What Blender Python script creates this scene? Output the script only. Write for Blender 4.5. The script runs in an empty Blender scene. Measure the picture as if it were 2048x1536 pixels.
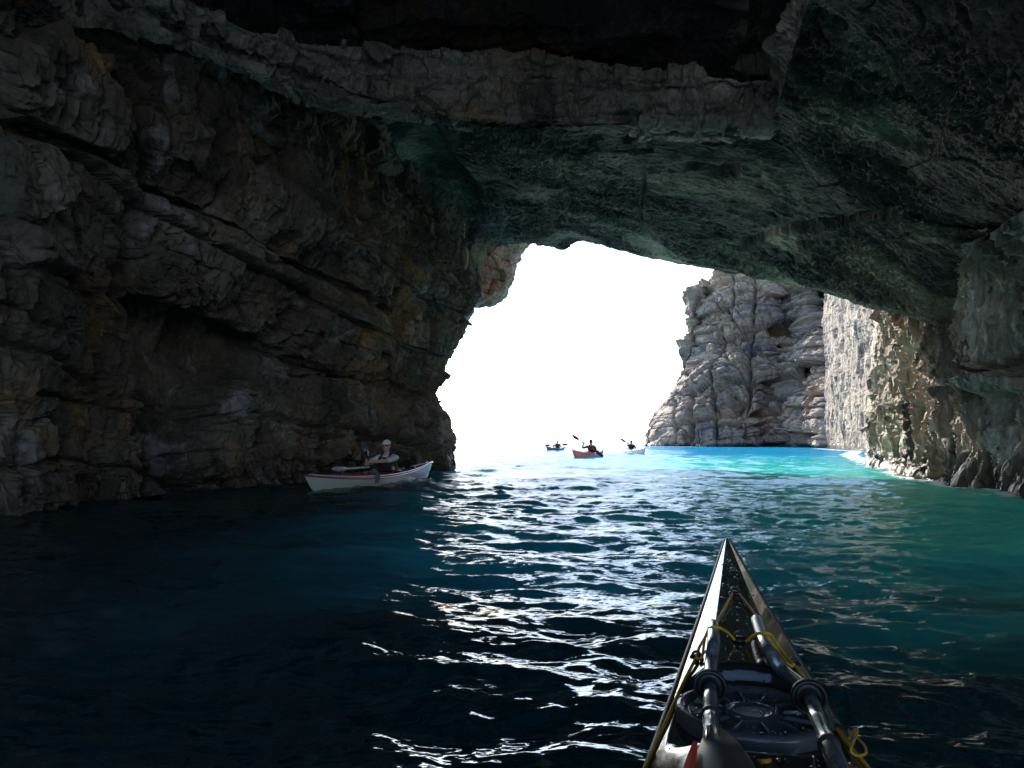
import bpy, bmesh, math, random
import numpy as np
from mathutils import Vector, Matrix

# ------------------------------------------------------------------ camera, sky, sun
scene = bpy.context.scene
COL = scene.collection
F = 1500.0                      # focal length in pixels of the 2048 px photograph
CAM_H = 0.78
PITCH = math.atan(115.0 / F)
cam = bpy.data.objects.new('camera', bpy.data.cameras.new('camera'))
COL.objects.link(cam)
cam.location = (0, 0, CAM_H)
cam.rotation_euler = (math.radians(90) + PITCH, 0, 0)
cam.data.sensor_width = 36.0
cam.data.lens = F / 2048.0 * 36.0
cam.data.clip_start = 0.05
cam.data.clip_end = 9000.0
scene.camera = cam

SUN_EL, SUN_AZ = 27.0, -16.0    # azimuth from straight ahead, negative = left
SUN = Vector((math.sin(math.radians(SUN_AZ)) * math.cos(math.radians(SUN_EL)),
              math.cos(math.radians(SUN_AZ)) * math.cos(math.radians(SUN_EL)),
              math.sin(math.radians(SUN_EL))))
world = bpy.data.worlds.new('World')
scene.world = world
world.use_nodes = True
wn = world.node_tree
wn.nodes.clear()
sky = wn.nodes.new('ShaderNodeTexSky')
sky.sky_type = 'NISHITA'
sky.sun_disc = False
sky.sun_elevation = math.radians(SUN_EL)
sky.sun_rotation = math.radians(SUN_AZ)
sky.altitude = 0
sky.air_density = 1.0
sky.dust_density = 0.7
sky.ozone_density = 3.0
bg = wn.nodes.new('ShaderNodeBackground')
bg.inputs['Strength'].default_value = 0.15
wo = wn.nodes.new('ShaderNodeOutputWorld')
wn.links.new(sky.outputs[0], bg.inputs['Color'])
wn.links.new(bg.outputs[0], wo.inputs['Surface'])

sl = bpy.data.lights.new('sun', 'SUN')
sl.energy = 3.4
sl.angle = math.radians(0.53)
sl.color = (1.0, 0.93, 0.82)
so = bpy.data.objects.new('sun', sl)
COL.objects.link(so)
so.rotation_euler = SUN.to_track_quat('Z', 'Y').to_euler()

scene.render.engine = 'CYCLES'
scene.view_settings.view_transform = 'Standard'
scene.view_settings.look = 'None'
scene.view_settings.exposure = 1.5
scene.view_settings.gamma = 1.0
cy = scene.cycles
cy.use_denoising = True
cy.max_bounces = 10
cy.diffuse_bounces = 6
cy.glossy_bounces = 4
cy.transmission_bounces = 4
cy.transparent_max_bounces = 8
cy.sample_clamp_indirect = 6.0
cy.blur_glossy = 1.0

# ------------------------------------------------------------------ small tools
def P(px, py, D):
    """world point seen at photo pixel (px, py) at forward distance D (metres)."""
    u = (px - 1024) / F
    v = (768 - py) / F
    c, s = math.cos(PITCH), math.sin(PITCH)
    y = c - v * s
    z = s + v * c
    return (u / y * D, D, CAM_H + z / y * D)

def pix(p):
    """photo pixel of world points (n,3)"""
    c, s = math.cos(PITCH), math.sin(PITCH)
    x, y, z = p[..., 0], p[..., 1], p[..., 2] - CAM_H
    fw = y * c + z * s
    up = -y * s + z * c
    fw = np.where(fw < 0.3, 0.3, fw)
    return 1024 + F * x / fw, 768 - F * up / fw

def tag(o, label=None, cat=None, group=None, kind=None):
    if label: o['label'] = label
    if cat: o['category'] = cat
    if group: o['group'] = group
    if kind: o['kind'] = kind
    return o

def link(name, me, mat=None, parent=None):
    o = bpy.data.objects.new(name, me)
    COL.objects.link(o)
    if mat is not None:
        me.materials.append(mat)
    if parent is not None:
        o.parent = parent
    return o

def empty(name, loc=(0, 0, 0), rz=0.0):
    o = bpy.data.objects.new(name, None)
    COL.objects.link(o)
    o.location = loc
    o.rotation_euler = (0, 0, rz)
    o.empty_display_size = 0.1
    return o

def grid_mesh(name, V, smooth=True, close_u=False):
    """V is (m,n,3): a quad mesh."""
    m, n = V.shape[:2]
    me = bpy.data.meshes.new(name)
    me.vertices.add(m * n)
    me.vertices.foreach_set('co', V.reshape(-1).astype(np.float32))
    mm = m if close_u else m - 1
    i = np.arange(mm)[:, None] * n + np.arange(n - 1)[None, :]
    j = (((np.arange(mm) + 1) % m)[:, None]) * n + np.arange(n - 1)[None, :]
    q = np.stack([i, i + 1, j + 1, j], -1).reshape(-1, 4).astype(np.int32)
    nf = q.shape[0]
    me.loops.add(nf * 4)
    me.loops.foreach_set('vertex_index', q.reshape(-1))
    me.polygons.add(nf)
    me.polygons.foreach_set('loop_start', np.arange(nf, dtype=np.int32) * 4)
    me.polygons.foreach_set('loop_total', np.full(nf, 4, dtype=np.int32))
    me.polygons.foreach_set('use_smooth', np.full(nf, smooth))
    me.update()
    me.validate()
    return me

# ---- numpy noise
def _h(ix, iy, iz, seed):
    h = (ix.astype(np.uint32) * np.uint32(374761393) + iy.astype(np.uint32) * np.uint32(668265263)
         + iz.astype(np.uint32) * np.uint32(2147483647 - 1274126177) + np.uint32((seed * 974634777) & 0xffffffff))
    h = (h ^ (h >> np.uint32(13))) * np.uint32(1274126177)
    h = (h ^ (h >> np.uint32(16))) * np.uint32(2246822519)
    h = h ^ (h >> np.uint32(15))
    return h.astype(np.float32) / np.float32(4294967295.0)

def vnoise(p, seed=0):
    """value noise in -1..1, p (...,3)"""
    f = np.floor(p)
    i = f.astype(np.int64)
    t = (p - f).astype(np.float32)
    t = t * t * t * (t * (t * 6 - 15) + 10)
    r = 0
    for dx in (0, 1):
        wx = t[..., 0] if dx else 1 - t[..., 0]
        for dy in (0, 1):
            wy = t[..., 1] if dy else 1 - t[..., 1]
            for dz in (0, 1):
                wz = t[..., 2] if dz else 1 - t[..., 2]
                r = r + wx * wy * wz * _h(i[..., 0] + dx, i[..., 1] + dy, i[..., 2] + dz, seed)
    return r * 2 - 1

def fbm(p, oct=4, seed=0, gain=0.5, ridged=False):
    a, s, r = 1.0, 0.0, 0
    q = np.array(p, dtype=np.float64)
    for k in range(oct):
        v = vnoise(q, seed + k * 17)
        if ridged:
            v = 1 - 2 * np.abs(v)
        r = r + a * v
        s += a
        a *= gain
        q = q * 2.03 + 13.7
    return r / s

def voro(p, seed=0):
    """F1, F2, id of a 3D Voronoi pattern"""
    f = np.floor(p).astype(np.int64)
    t = p - f
    F1 = np.full(p.shape[:-1], 9.0, dtype=np.float32)
    F2 = F1.copy()
    idv = np.zeros_like(F1)
    for dx in (-1, 0, 1):
        for dy in (-1, 0, 1):
            for dz in (-1, 0, 1):
                a, b, c = f[..., 0] + dx, f[..., 1] + dy, f[..., 2] + dz
                ox = dx + _h(a, b, c, seed) - t[..., 0]
                oy = dy + _h(a, b, c, seed + 5) - t[..., 1]
                oz = dz + _h(a, b, c, seed + 9) - t[..., 2]
                d = np.sqrt(ox * ox + oy * oy + oz * oz).astype(np.float32)
                near = d < F1
                F2 = np.where(near, F1, np.minimum(F2, d))
                idv = np.where(near, _h(a, b, c, seed + 21), idv)
                F1 = np.where(near, d, F1)
    return F1, F2, idv

def facets(p, seed):
    """angular rock: every Voronoi cell is its own tilted face"""
    f = np.floor(p).astype(np.int64)
    t = p - f
    F1 = np.full(p.shape[:-1], 9.0, dtype=np.float32)
    r = np.zeros_like(F1)
    for dx in (-1, 0, 1):
        for dy in (-1, 0, 1):
            for dz in (-1, 0, 1):
                a, b, c = f[..., 0] + dx, f[..., 1] + dy, f[..., 2] + dz
                ox = dx + _h(a, b, c, seed) - t[..., 0]
                oy = dy + _h(a, b, c, seed + 5) - t[..., 1]
                oz = dz + _h(a, b, c, seed + 9) - t[..., 2]
                d = np.maximum(np.maximum(np.abs(ox), np.abs(oy)), np.abs(oz)).astype(np.float32) + 0.15 * np.sqrt(ox * ox + oy * oy + oz * oz).astype(np.float32)
                v = ((_h(a, b, c, seed + 21) - 0.5) * 1.0 + ox * (_h(a, b, c, seed + 22) - 0.5) * 1.6
                     + oy * (_h(a, b, c, seed + 23) - 0.5) * 1.6 + oz * (_h(a, b, c, seed + 24) - 0.5) * 1.6)
                near = d < F1
                r = np.where(near, v, r)
                F1 = np.where(near, d, F1)
    return r

def blocky(t, b, h, w, seed, warp=0.0):
    """bedded and jointed rock: random value per block and distance to the block's edge"""
    z0 = np.zeros_like(b)
    bb = b / h
    li = np.floor(bb)
    fb = bb - li
    hl = _h(li.astype(np.int64), z0.astype(np.int64), z0.astype(np.int64), seed)
    w_ = w * (0.6 + 0.9 * hl)
    tt = t / w_ + hl * 37.0
    ti = np.floor(tt)
    ft = tt - ti
    val = _h(li.astype(np.int64), ti.astype(np.int64), z0.astype(np.int64), seed + 3)
    d = np.minimum(np.minimum(fb, 1 - fb) * h, np.minimum(ft, 1 - ft) * w_)
    return val, hl, d

def catmull(A, n, axis):
    """resample control net along an axis with Catmull-Rom to n points"""
    A = np.moveaxis(A, axis, 0)
    m = A.shape[0]
    t = np.linspace(0, m - 1, n)
    i = np.clip(np.floor(t).astype(int), 0, m - 2)
    f = (t - i).reshape((-1,) + (1,) * (A.ndim - 1))
    p1, p2 = A[i], A[i + 1]
    p0 = np.where((i > 0).reshape(f.shape), A[np.maximum(i - 1, 0)], 2 * p1 - p2)
    p3 = np.where((i < m - 2).reshape(f.shape), A[np.minimum(i + 2, m - 1)], 2 * p2 - p1)
    k = 0.42                    # a little tighter than 0.5
    m1, m2 = k * (p2 - p0), k * (p3 - p1)
    r = (2 * f**3 - 3 * f**2 + 1) * p1 + (f**3 - 2 * f**2 + f) * m1 + (-2 * f**3 + 3 * f**2) * p2 + (f**3 - f**2) * m2
    return np.moveaxis(r, 0, axis)

def patch(net, nu, nv, ref):
    A = np.array(net, dtype=np.float64)
    A[..., 1] = np.where(A[..., 1] < 0, A[..., 1] * 0.6, A[..., 1])
    V = catmull(catmull(A, nu, 0), nv, 1)
    du = np.gradient(V, axis=0)
    dv = np.gradient(V, axis=1)
    N = np.cross(du, dv)
    N /= np.linalg.norm(N, axis=-1, keepdims=True) + 1e-9
    # the same way round everywhere, facing ref
    s = np.sum(N * (np.array(ref) - V), axis=-1)
    if np.median(s) < 0:
        N = -N
    # smooth normals so that steps do not fold
    for _ in range(8):
        N[1:-1] = (N[:-2] + 2 * N[1:-1] + N[2:]) / 4
        N[:, 1:-1] = (N[:, :-2] + 2 * N[:, 1:-1] + N[:, 2:]) / 4
    N /= np.linalg.norm(N, axis=-1, keepdims=True) + 1e-9
    return V, N

def seg_dist(X, Y, pts):
    """distance in pixels from points to a polyline"""
    best = np.full(X.shape, 1e9)
    for (x0, y0), (x1, y1) in zip(pts[:-1], pts[1:]):
        dx, dy = x1 - x0, y1 - y0
        t = np.clip(((X - x0) * dx + (Y - y0) * dy) / (dx * dx + dy * dy), 0, 1)
        best = np.minimum(best, np.hypot(X - x0 - t * dx, Y - y0 - t * dy))
    return best

def in_poly(X, Y, pts, soft=12.0):
    """soft inside test"""
    ins = np.zeros(X.shape, bool)
    n = len(pts)
    for k in range(n):
        x0, y0 = pts[k]; x1, y1 = pts[(k + 1) % n]
        c = ((y0 > Y) != (y1 > Y)) & (X < (x1 - x0) * (Y - y0) / (y1 - y0 + 1e-9) + x0)
        ins ^= c
    d = seg_dist(X, Y, list(pts) + [pts[0]])
    d = np.where(ins, d, -d)
    return 1 / (1 + np.exp(-np.clip(d / soft * 3, -30, 30)))

# ------------------------------------------------------------------ node helpers
def new_mat(name):
    m = bpy.data.materials.new(name)
    m.use_nodes = True
    nt = m.node_tree
    nt.nodes.clear()
    out = nt.nodes.new('ShaderNodeOutputMaterial')
    return m, nt, out

def N_(nt, typ, **kw):
    n = nt.nodes.new(typ)
    for k, v in kw.items():
        if k.startswith('_'):
            setattr(n, k[1:], v)
        else:
            n.inputs[k].default_value = v
    return n

def ramp(nt, src, stops, interp='LINEAR'):
    r = nt.nodes.new('ShaderNodeValToRGB')
    r.color_ramp.interpolation = interp
    e = r.color_ramp.elements
    while len(e) < len(stops): e.new(0.5)
    for k, (p, c) in enumerate(stops):
        e[k].position = p
        e[k].color = (c, c, c, 1) if not isinstance(c, tuple) else (*c, 1)
    nt.links.new(src, r.inputs[0])
    return r.outputs[0]

def noise_tex(nt, vec, scale, detail=6, rough=0.6, dist=0.0, stretch=None):
    if stretch is not None:
        mp = N_(nt, 'ShaderNodeMapping')
        mp.inputs['Scale'].default_value = stretch
        nt.links.new(vec, mp.inputs['Vector'])
        vec = mp.outputs[0]
    n = N_(nt, 'ShaderNodeTexNoise', Scale=scale, Detail=detail, Roughness=rough, Distortion=dist)
    nt.links.new(vec, n.inputs['Vector'])
    return n

def mixc(nt, fac, a, b, mode='MIX'):
    m = nt.nodes.new('ShaderNodeMix')
    m.data_type = 'RGBA'
    m.blend_type = mode
    for s, v in ((m.inputs[0], fac), (m.inputs[6], a), (m.inputs[7], b)):
        if isinstance(v, (int, float)): s.default_value = v
        elif isinstance(v, tuple): s.default_value = (*v, 1)
        else: nt.links.new(v, s)
    return m.outputs[2]

def simple_mat(name, color, rough=0.5, metal=0.0, coat=0.0, spec=0.5, noise=0.15, nscale=30.0, bump=0.0, sss=0.0):
    m, nt, out = new_mat(name)
    b = N_(nt, 'ShaderNodeBsdfPrincipled', Roughness=rough, Metallic=metal)
    b.inputs['Coat Weight'].default_value = coat
    b.inputs['Coat Roughness'].default_value = 0.05
    b.inputs['Specular IOR Level'].default_value = spec
    tc = N_(nt, 'ShaderNodeTexCoord')
    n = noise_tex(nt, tc.outputs['Object'], nscale, 4, 0.6)
    v = ramp(nt, n.outputs[0], [(0.3, 1 - noise), (0.7, 1 + noise)])
    c = mixc(nt, 1.0, tuple(color), v, 'MULTIPLY')
    nt.links.new(c, b.inputs['Base Color'])
    if bump:
        bp = N_(nt, 'ShaderNodeBump', Strength=0.5, Distance=bump)
        nt.links.new(n.outputs[0], bp.inputs['Height'])
        nt.links.new(bp.outputs[0], b.inputs['Normal'])
    nt.links.new(b.outputs[0], out.inputs[0])
    return m

def rock_mat(name, cols, stains, scale=1.0, stretch=(1, 1, 1), bump=0.03, fine=1.0, rough=0.85, wet=True, grit=0.5, crack=0.35, algae=(0.02, 0.10, 0.09), inner_light=False):
    """cols: three tones mixed by noise; stains: (colour, scale, lo, hi, stretch)"""
    m, nt, out = new_mat(name)
    tc = N_(nt, 'ShaderNodeTexCoord')
    vec = tc.outputs['Object']
    n1 = noise_tex(nt, vec, 0.6 * scale, 8, 0.65, 0.4, stretch)
    col = ramp(nt, n1.outputs[0], [(0.32, cols[0]), (0.5, cols[1]), (0.68, cols[2])])
    for (c, sc, lo, hi, st) in stains:
        n = noise_tex(nt, vec, sc, 7, 0.62, 0.6, st)
        f = ramp(nt, n.outputs[0], [(lo, 0.0), (hi, 1.0)])
        col = mixc(nt, f, col, c)
    n2 = noise_tex(nt, vec, 9.0 * scale * fine, 8, 0.7, 0.3, stretch)
    v = ramp(nt, n2.outputs[0], [(0.3, 1 - grit), (0.7, 1 + grit * 0.7)])
    col = mixc(nt, 1.0, col, v, 'MULTIPLY')
    if inner_light:                    # colour brightened towards the inside, standing in for light on the shaded wall
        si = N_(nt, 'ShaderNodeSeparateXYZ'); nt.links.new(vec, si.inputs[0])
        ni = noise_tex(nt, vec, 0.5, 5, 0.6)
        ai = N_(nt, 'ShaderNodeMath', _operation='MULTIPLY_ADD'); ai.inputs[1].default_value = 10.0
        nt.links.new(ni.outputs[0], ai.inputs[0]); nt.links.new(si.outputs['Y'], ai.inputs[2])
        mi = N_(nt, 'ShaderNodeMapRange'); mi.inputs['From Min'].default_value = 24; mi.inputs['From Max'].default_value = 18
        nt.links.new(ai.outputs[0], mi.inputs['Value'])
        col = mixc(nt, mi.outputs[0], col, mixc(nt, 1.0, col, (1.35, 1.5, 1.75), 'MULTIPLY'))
    b = N_(nt, 'ShaderNodeBsdfPrincipled', Roughness=rough)
    b.inputs['Specular IOR Level'].default_value = 0.3
    nt.links.new(col, b.inputs['Base Color'])
    if wet:                      # the band the swell keeps wet: darker, shinier
        sp = N_(nt, 'ShaderNodeSeparateXYZ')
        nt.links.new(vec, sp.inputs[0])
        nz = noise_tex(nt, vec, 1.3, 4, 0.6)
        ad = N_(nt, 'ShaderNodeMath', _operation='MULTIPLY_ADD')
        nt.links.new(nz.outputs[0], ad.inputs[0]); ad.inputs[1].default_value = -0.7
        nt.links.new(sp.outputs['Z'], ad.inputs[2])
        f = N_(nt, 'ShaderNodeMapRange'); f.inputs['From Min'].default_value = -0.05; f.inputs['From Max'].default_value = 0.35
        f.inputs['To Min'].default_value = 1; f.inputs['To Max'].default_value = 0
        nt.links.new(ad.outputs[0], f.inputs['Value'])
        col2 = mixc(nt, f.outputs[0], col, mixc(nt, 1.0, col, (0.36, 0.33, 0.28), 'MULTIPLY'))
        fa_ = N_(nt, 'ShaderNodeMapRange'); fa_.inputs['From Min'].default_value = -0.25; fa_.inputs['From Max'].default_value = -1.1
        nt.links.new(sp.outputs['Z'], fa_.inputs['Value'])
        col2 = mixc(nt, fa_.outputs[0], col2, mixc(nt, 1.0, v, algae, 'MULTIPLY'))   # weed below the waterline
        nt.links.new(col2, b.inputs['Base Color'])
        r = N_(nt, 'ShaderNodeMapRange'); r.inputs['To Min'].default_value = rough; r.inputs['To Max'].default_value = 0.3
        nt.links.new(f.outputs[0], r.inputs['Value'])
        nt.links.new(r.outputs[0], b.inputs['Roughness'])
    n3 = noise_tex(nt, vec, 3.2 * scale * fine, 12, 0.68, 0.2, stretch)
    mu = N_(nt, 'ShaderNodeTexVoronoi', _feature='DISTANCE_TO_EDGE', Scale=3.5 * scale * fine)
    mp = N_(nt, 'ShaderNodeMapping'); mp.inputs['Scale'].default_value = stretch
    wv = mixc(nt, 0.12, vec, n3.outputs['Color'])
    nt.links.new(wv, mp.inputs['Vector']); nt.links.new(mp.outputs[0], mu.inputs['Vector'])
    cr = ramp(nt, mu.outputs['Distance'], [(0.0, 0.0), (0.07, 1.0)])
    ma = N_(nt, 'ShaderNodeMath', _operation='MULTIPLY_ADD'); ma.inputs[1].default_value = crack
    nt.links.new(cr, ma.inputs[0]); nt.links.new(n3.outputs[0], ma.inputs[2])
    bp = N_(nt, 'ShaderNodeBump', Strength=0.9, Distance=bump)
    nt.links.new(ma.outputs[0], bp.inputs['Height'])
    nt.links.new(bp.outputs[0], b.inputs['Normal'])
    nt.links.new(b.outputs[0], out.inputs[0])
    return m
# ------------------------------------------------------------------ rock materials
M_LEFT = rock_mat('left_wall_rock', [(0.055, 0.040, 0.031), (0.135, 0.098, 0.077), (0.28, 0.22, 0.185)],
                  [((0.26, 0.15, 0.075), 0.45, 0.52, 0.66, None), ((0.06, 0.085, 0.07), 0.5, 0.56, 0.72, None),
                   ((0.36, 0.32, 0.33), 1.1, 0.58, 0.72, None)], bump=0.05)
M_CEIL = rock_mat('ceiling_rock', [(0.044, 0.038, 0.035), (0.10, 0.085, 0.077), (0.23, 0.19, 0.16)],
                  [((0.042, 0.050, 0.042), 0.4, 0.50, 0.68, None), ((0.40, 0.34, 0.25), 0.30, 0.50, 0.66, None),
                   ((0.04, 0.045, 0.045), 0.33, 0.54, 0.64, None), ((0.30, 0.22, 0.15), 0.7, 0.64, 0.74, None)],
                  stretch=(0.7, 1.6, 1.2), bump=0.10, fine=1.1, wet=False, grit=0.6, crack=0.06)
M_BAND = rock_mat('ledge_rock', [(0.20, 0.15, 0.125), (0.36, 0.28, 0.24), (0.52, 0.42, 0.365)],
                  [((0.44, 0.27, 0.15), 0.5, 0.54, 0.68, None), ((0.13, 0.105, 0.10), 1.0, 0.55, 0.66, None)],
                  bump=0.05, wet=False)
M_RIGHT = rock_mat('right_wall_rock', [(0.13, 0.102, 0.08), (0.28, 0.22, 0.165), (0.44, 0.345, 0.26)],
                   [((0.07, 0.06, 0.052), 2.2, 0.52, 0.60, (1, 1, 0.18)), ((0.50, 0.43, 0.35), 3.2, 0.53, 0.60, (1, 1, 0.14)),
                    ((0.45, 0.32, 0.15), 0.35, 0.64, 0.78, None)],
                   stretch=(1, 1, 0.35), bump=0.07, crack=0.12, inner_light=True)
M_CLIFF = rock_mat('far_cliff_rock', [(0.13, 0.10, 0.08), (0.27, 0.205, 0.155), (0.44, 0.33, 0.235)],
                   [((0.46, 0.28, 0.16), 0.07, 0.54, 0.68, None), ((0.15, 0.15, 0.165), 0.12, 0.55, 0.7, (1, 1, 3.2)),
                    ((0.50, 0.40, 0.18), 0.13, 0.7, 0.8, None)],
                   scale=0.16, bump=0.10, fine=1.0, stretch=(0.6, 0.6, 1.6), crack=0.1)

# ------------------------------------------------------------------ left wall of the cave
LW_cols = [  # far to near: base (x,y), then (dx, dy, z) up the wall
    [(-9.0, 34.0, -3.0), (-9.0, 34.0, 0.0), (-9.4, 34, 1.3), (-9.8, 34, 2.2), (-9.0, 34, 3.1), (-8.6, 33, 4.2), (-8, 32, 5.2), (-7, 31, 6.6)],
    [(-3.4, 25.6, -3.0), (-3.2, 25.5, 0.0), (-3.5, 25.5, 1.3), (-3.8, 25.5, 2.2), (-3.4, 25.4, 3.1), (-2.9, 25.4, 4.2), (-2.4, 25.2, 5.2), (-1.6, 25, 6.6)],
    [P(905, 1100, 22.3), P(902, 936, 22), P(884, 850, 22), P(856, 785, 22), P(888, 722, 22), P(912, 652, 22), P(937, 600, 22), P(1010, 520, 22.5)],
    [P(760, 1100, 18.4), P(775, 948, 18.6), P(765, 850, 18.8), P(750, 765, 19.2), P(772, 690, 19.2), P(800, 615, 19.0), P(845, 545, 18.8), P(945, 440, 19)],
    [P(600, 1120, 15.6), P(612, 958, 15.6), P(615, 830, 15.8), P(608, 740, 16.2), P(640, 640, 15.7), P(672, 545, 15.5), P(715, 480, 15.2), P(850, 345, 15)],
    [P(450, 1130, 13.4), P(462, 968, 13.4), P(465, 830, 13.6), P(470, 710, 13.8), P(490, 590, 13.1), P(515, 475, 12.9), P(560, 400, 12.8), P(700, 250, 12.6)],
    [P(300, 1150, 11.6), P(308, 982, 11.6), P(315, 830, 11.9), P(320, 680, 12.0), P(325, 530, 11.3), P(345, 390, 11.1), P(380, 300, 11), P(540, 120, 10.8)],
    [P(120, 1180, 9.9), P(130, 1000, 9.9), P(135, 830, 9.9), P(140, 650, 9.9), P(145, 480, 9.7), P(150, 320, 9.6), P(200, 200, 9.6), P(380, 20, 9.5)],
    [P(-60, 1200, 8.2), P(-50, 1026, 8.2), P(-50, 830, 8.1), P(-45, 620, 8.1), P(-45, 430, 8.0), P(-40, 230, 8.0), P(0, 80, 8.0), P(170, -120, 8.0)],
    [(-6.2, 5.2, -3), (-6.2, 5.2, 0), (-6.2, 5.2, 1.3), (-6.1, 5.2, 2.6), (-6.0, 5.2, 3.9), (-5.8, 5.2, 5.0), (-5.2, 5.2, 6.0), (-4.0, 5.2, 7.2)],
    [(-7.0, 0, -3), (-7.0, 0, 0), (-7.0, 0, 1.3), (-7.0, 0, 2.6), (-6.8, 0, 3.9), (-6.5, 0, 5.0), (-5.8, 0, 6.0), (-4.6, 0, 7.4)],
    [(-8.2, -7, -3), (-8.2, -7, 0), (-8.2, -7, 1.3), (-8.2, -7, 2.6), (-8, -7, 3.9), (-7.6, -7, 5.2), (-6.8, -7, 6.4), (-5.2, -7, 8.0)],
    [(-10, -15, -3), (-10, -15, 0), (-10, -15, 1.3), (-10, -15, 2.6), (-10, -15, 3.9), (-9.6, -15, 5.2), (-8.8, -15, 6.8), (-7.2, -15, 8.8)],
]
for c_ in LW_cols:
    c_[:] = [tuple(p) for p in c_]
    c_[0] = (c_[1][0], c_[1][1], -12.0)
    c_.insert(1, (c_[1][0], c_[1][1], -1.2))
    x6, y6, z6 = c_[7]
    if y6 > 7.9:
        c_[8] = (x6 - 0.35, y6, z6 + 1.0)
        c_.append((x6 - 0.8, y6, z6 + 4.0))
    else:
        c_.append((c_[8][0] + 0.3, c_[8][1], c_[8][2] + 2.5))
V, N = patch(LW_cols, 760, 450, (0, 10, 2))
X, Y = pix(V)
front = (V[..., 1] > 4).astype(float)
wz = fbm(V * 0.5, 3, 3)
b = V[..., 2] + 0.085 * V[..., 1] + 0.22 * wz
t = V[..., 1] - 0.35 * V[..., 0] + 0.3 * fbm(V * 0.8, 2, 9) + 0.15 * V[..., 2]
d = 0.42 * fbm(V * 0.35, 3, 1)
v1, l1, e1 = blocky(t, b, 1.25, 2.1, 11)
d += 0.40 * (v1 - 0.5) + 0.16 * (l1 - 0.5) - 0.16 * np.exp(-(e1 / 0.04) ** 2)
WV = V + 0.18 * np.stack([fbm(V * 1.1, 3, 36), fbm(V * 1.1, 3, 37), fbm(V * 1.1, 3, 38)], -1)
d += 0.26 * facets(WV * np.array([0.7, 0.7, 0.8]), 301) + 0.11 * facets(WV * np.array([2.0, 2.0, 1.3]), 302) + 0.045 * facets(WV * np.array([5.5, 5.5, 3.0]), 303)
v2, l2, e2 = blocky(t + 0.12 * fbm(V * 2.5, 2, 31), b + 0.1 * fbm(V * 2.2, 2, 30), 0.58, 0.5, 23)
d += 0.18 * (v2 - 0.5) + 0.04 * (l2 - 0.5) - 0.04 * np.exp(-(e2 / 0.03) ** 2)
v3, l3, e3 = blocky(t * 1.0 + 0.06 * fbm(V * 6, 2, 33), b + 0.05 * fbm(V * 5.5, 2, 34), 0.26, 0.24, 29)
d += 0.04 * (v3 - 0.5) * (0.6 + 0.6 * fbm(V * 0.9, 2, 35))
d += 0.08 * fbm(V * np.array([2.4, 2.4, 1.1]), 4, 41, 0.55, True) + 0.03 * fbm(V * 9, 3, 43)
# big cracks, ledges and the deep alcove seen on this wall
X = X + 16 * fbm(V * 1.3, 3, 45) + 5 * fbm(V * 5, 2, 46); Y = Y + 14 * fbm(V * 1.3, 3, 47) + 5 * fbm(V * 5, 2, 48)
for w, dep, pl in [(9, .35, [(0, 238), (80, 262), (160, 288), (235, 345)]),
                   (13, .55, [(235, 190), (262, 300), (275, 370), (262, 430), (264, 520), (256, 610)]),
                   (10, .40, [(280, 370), (400, 425), (480, 478), (600, 540), (700, 580), (790, 620)]),
                   (8, .30, [(0, 520), (60, 545), (130, 565), (170, 578), (200, 620)]),
                   (7, .22, [(640, 745), (700, 760), (790, 770), (850, 790)]),
                   (6, .2, [(200, 620), (205, 760), (190, 900)]),
                   (6, .2, [(0, 790), (90, 800), (190, 800), (280, 830)]),
                   (6, .2, [(480, 580), (490, 650)]), (6, .2, [(380, 430), (372, 540), (380, 620)]),
                   (12, .3, [(660, 870), (660, 930), (655, 960)]),
                   (14, .3, [(735, 640), (760, 700), (770, 770)])]:
    d -= front * dep * np.exp(-(seg_dist(X, Y, pl) / (w * 0.75)) ** 4)
d -= front * 0.95 * in_poly(X, Y, [(285, 602), (360, 622), (430, 652), (535, 692), (500, 760), (430, 800), (400, 960), (300, 980), (285, 800)], 22)
d += front * 0.35 * in_poly(X, Y, [(285, 380), (400, 432), (520, 495), (612, 555), (560, 640), (530, 690), (430, 650), (350, 620), (280, 596)], 10)
d += front * 0.35 * in_poly(X, Y, [(-60, 60), (100, 110), (190, 145), (190, 280), (100, 265), (-60, 225)], 10)
d += front * 0.30 * in_poly(X, Y, [(-60, 270), (150, 300), (205, 330), (215, 500), (150, 560), (-60, 520)], 10)
d += front * 0.35 * in_poly(X, Y, [(610, 600), (680, 600), (760, 640), (740, 720), (640, 740), (540, 690)], 10)
edge = np.clip((V[..., 1] - 21.4) / 1.5, 0, 1) * np.clip((27 - V[..., 1]) / 2, 0, 1)
d = d * (1 - 0.72 * edge)
V = V + N * d[..., None]
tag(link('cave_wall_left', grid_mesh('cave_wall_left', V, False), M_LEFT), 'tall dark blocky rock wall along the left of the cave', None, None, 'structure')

# ------------------------------------------------------------------ ceiling beyond the step, running to the cave mouth
LIP = [(800, 650, 22), (905, 640, 22), (937, 600, 22.3), (955, 525, 23.3), (990, 489, 24.5), (1050, 484, 25), (1110, 498, 25), (1150, 485, 25), (1240, 503, 24.8), (1330, 524, 24.2),
       (1435, 551, 22.8), (1550, 565, 20.8), (1680, 594, 18.7), (1780, 626, 17), (1860, 658, 15.8), (1960, 690, 15.5)]
STEP = [(-160, 60, 8.0), (20, 20, 8.2), (95, 0, 8.6), (200, 12, 9.3), (330, 62, 10.1), (450, 112, 10.9), (590, 178, 11.8), (720, 205, 12.3), (860, 225, 12.7), (1000, 238, 13),
        (1160, 246, 13), (1330, 252, 13), (1440, 256, 12.8), (1560, 256, 12.5), (1850, 420, 12.2), (2100, 455, 11)]
lip = np.array([P(*a) for a in LIP]); stp = np.array([P(*a) for a in STEP])
rows = []
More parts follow.
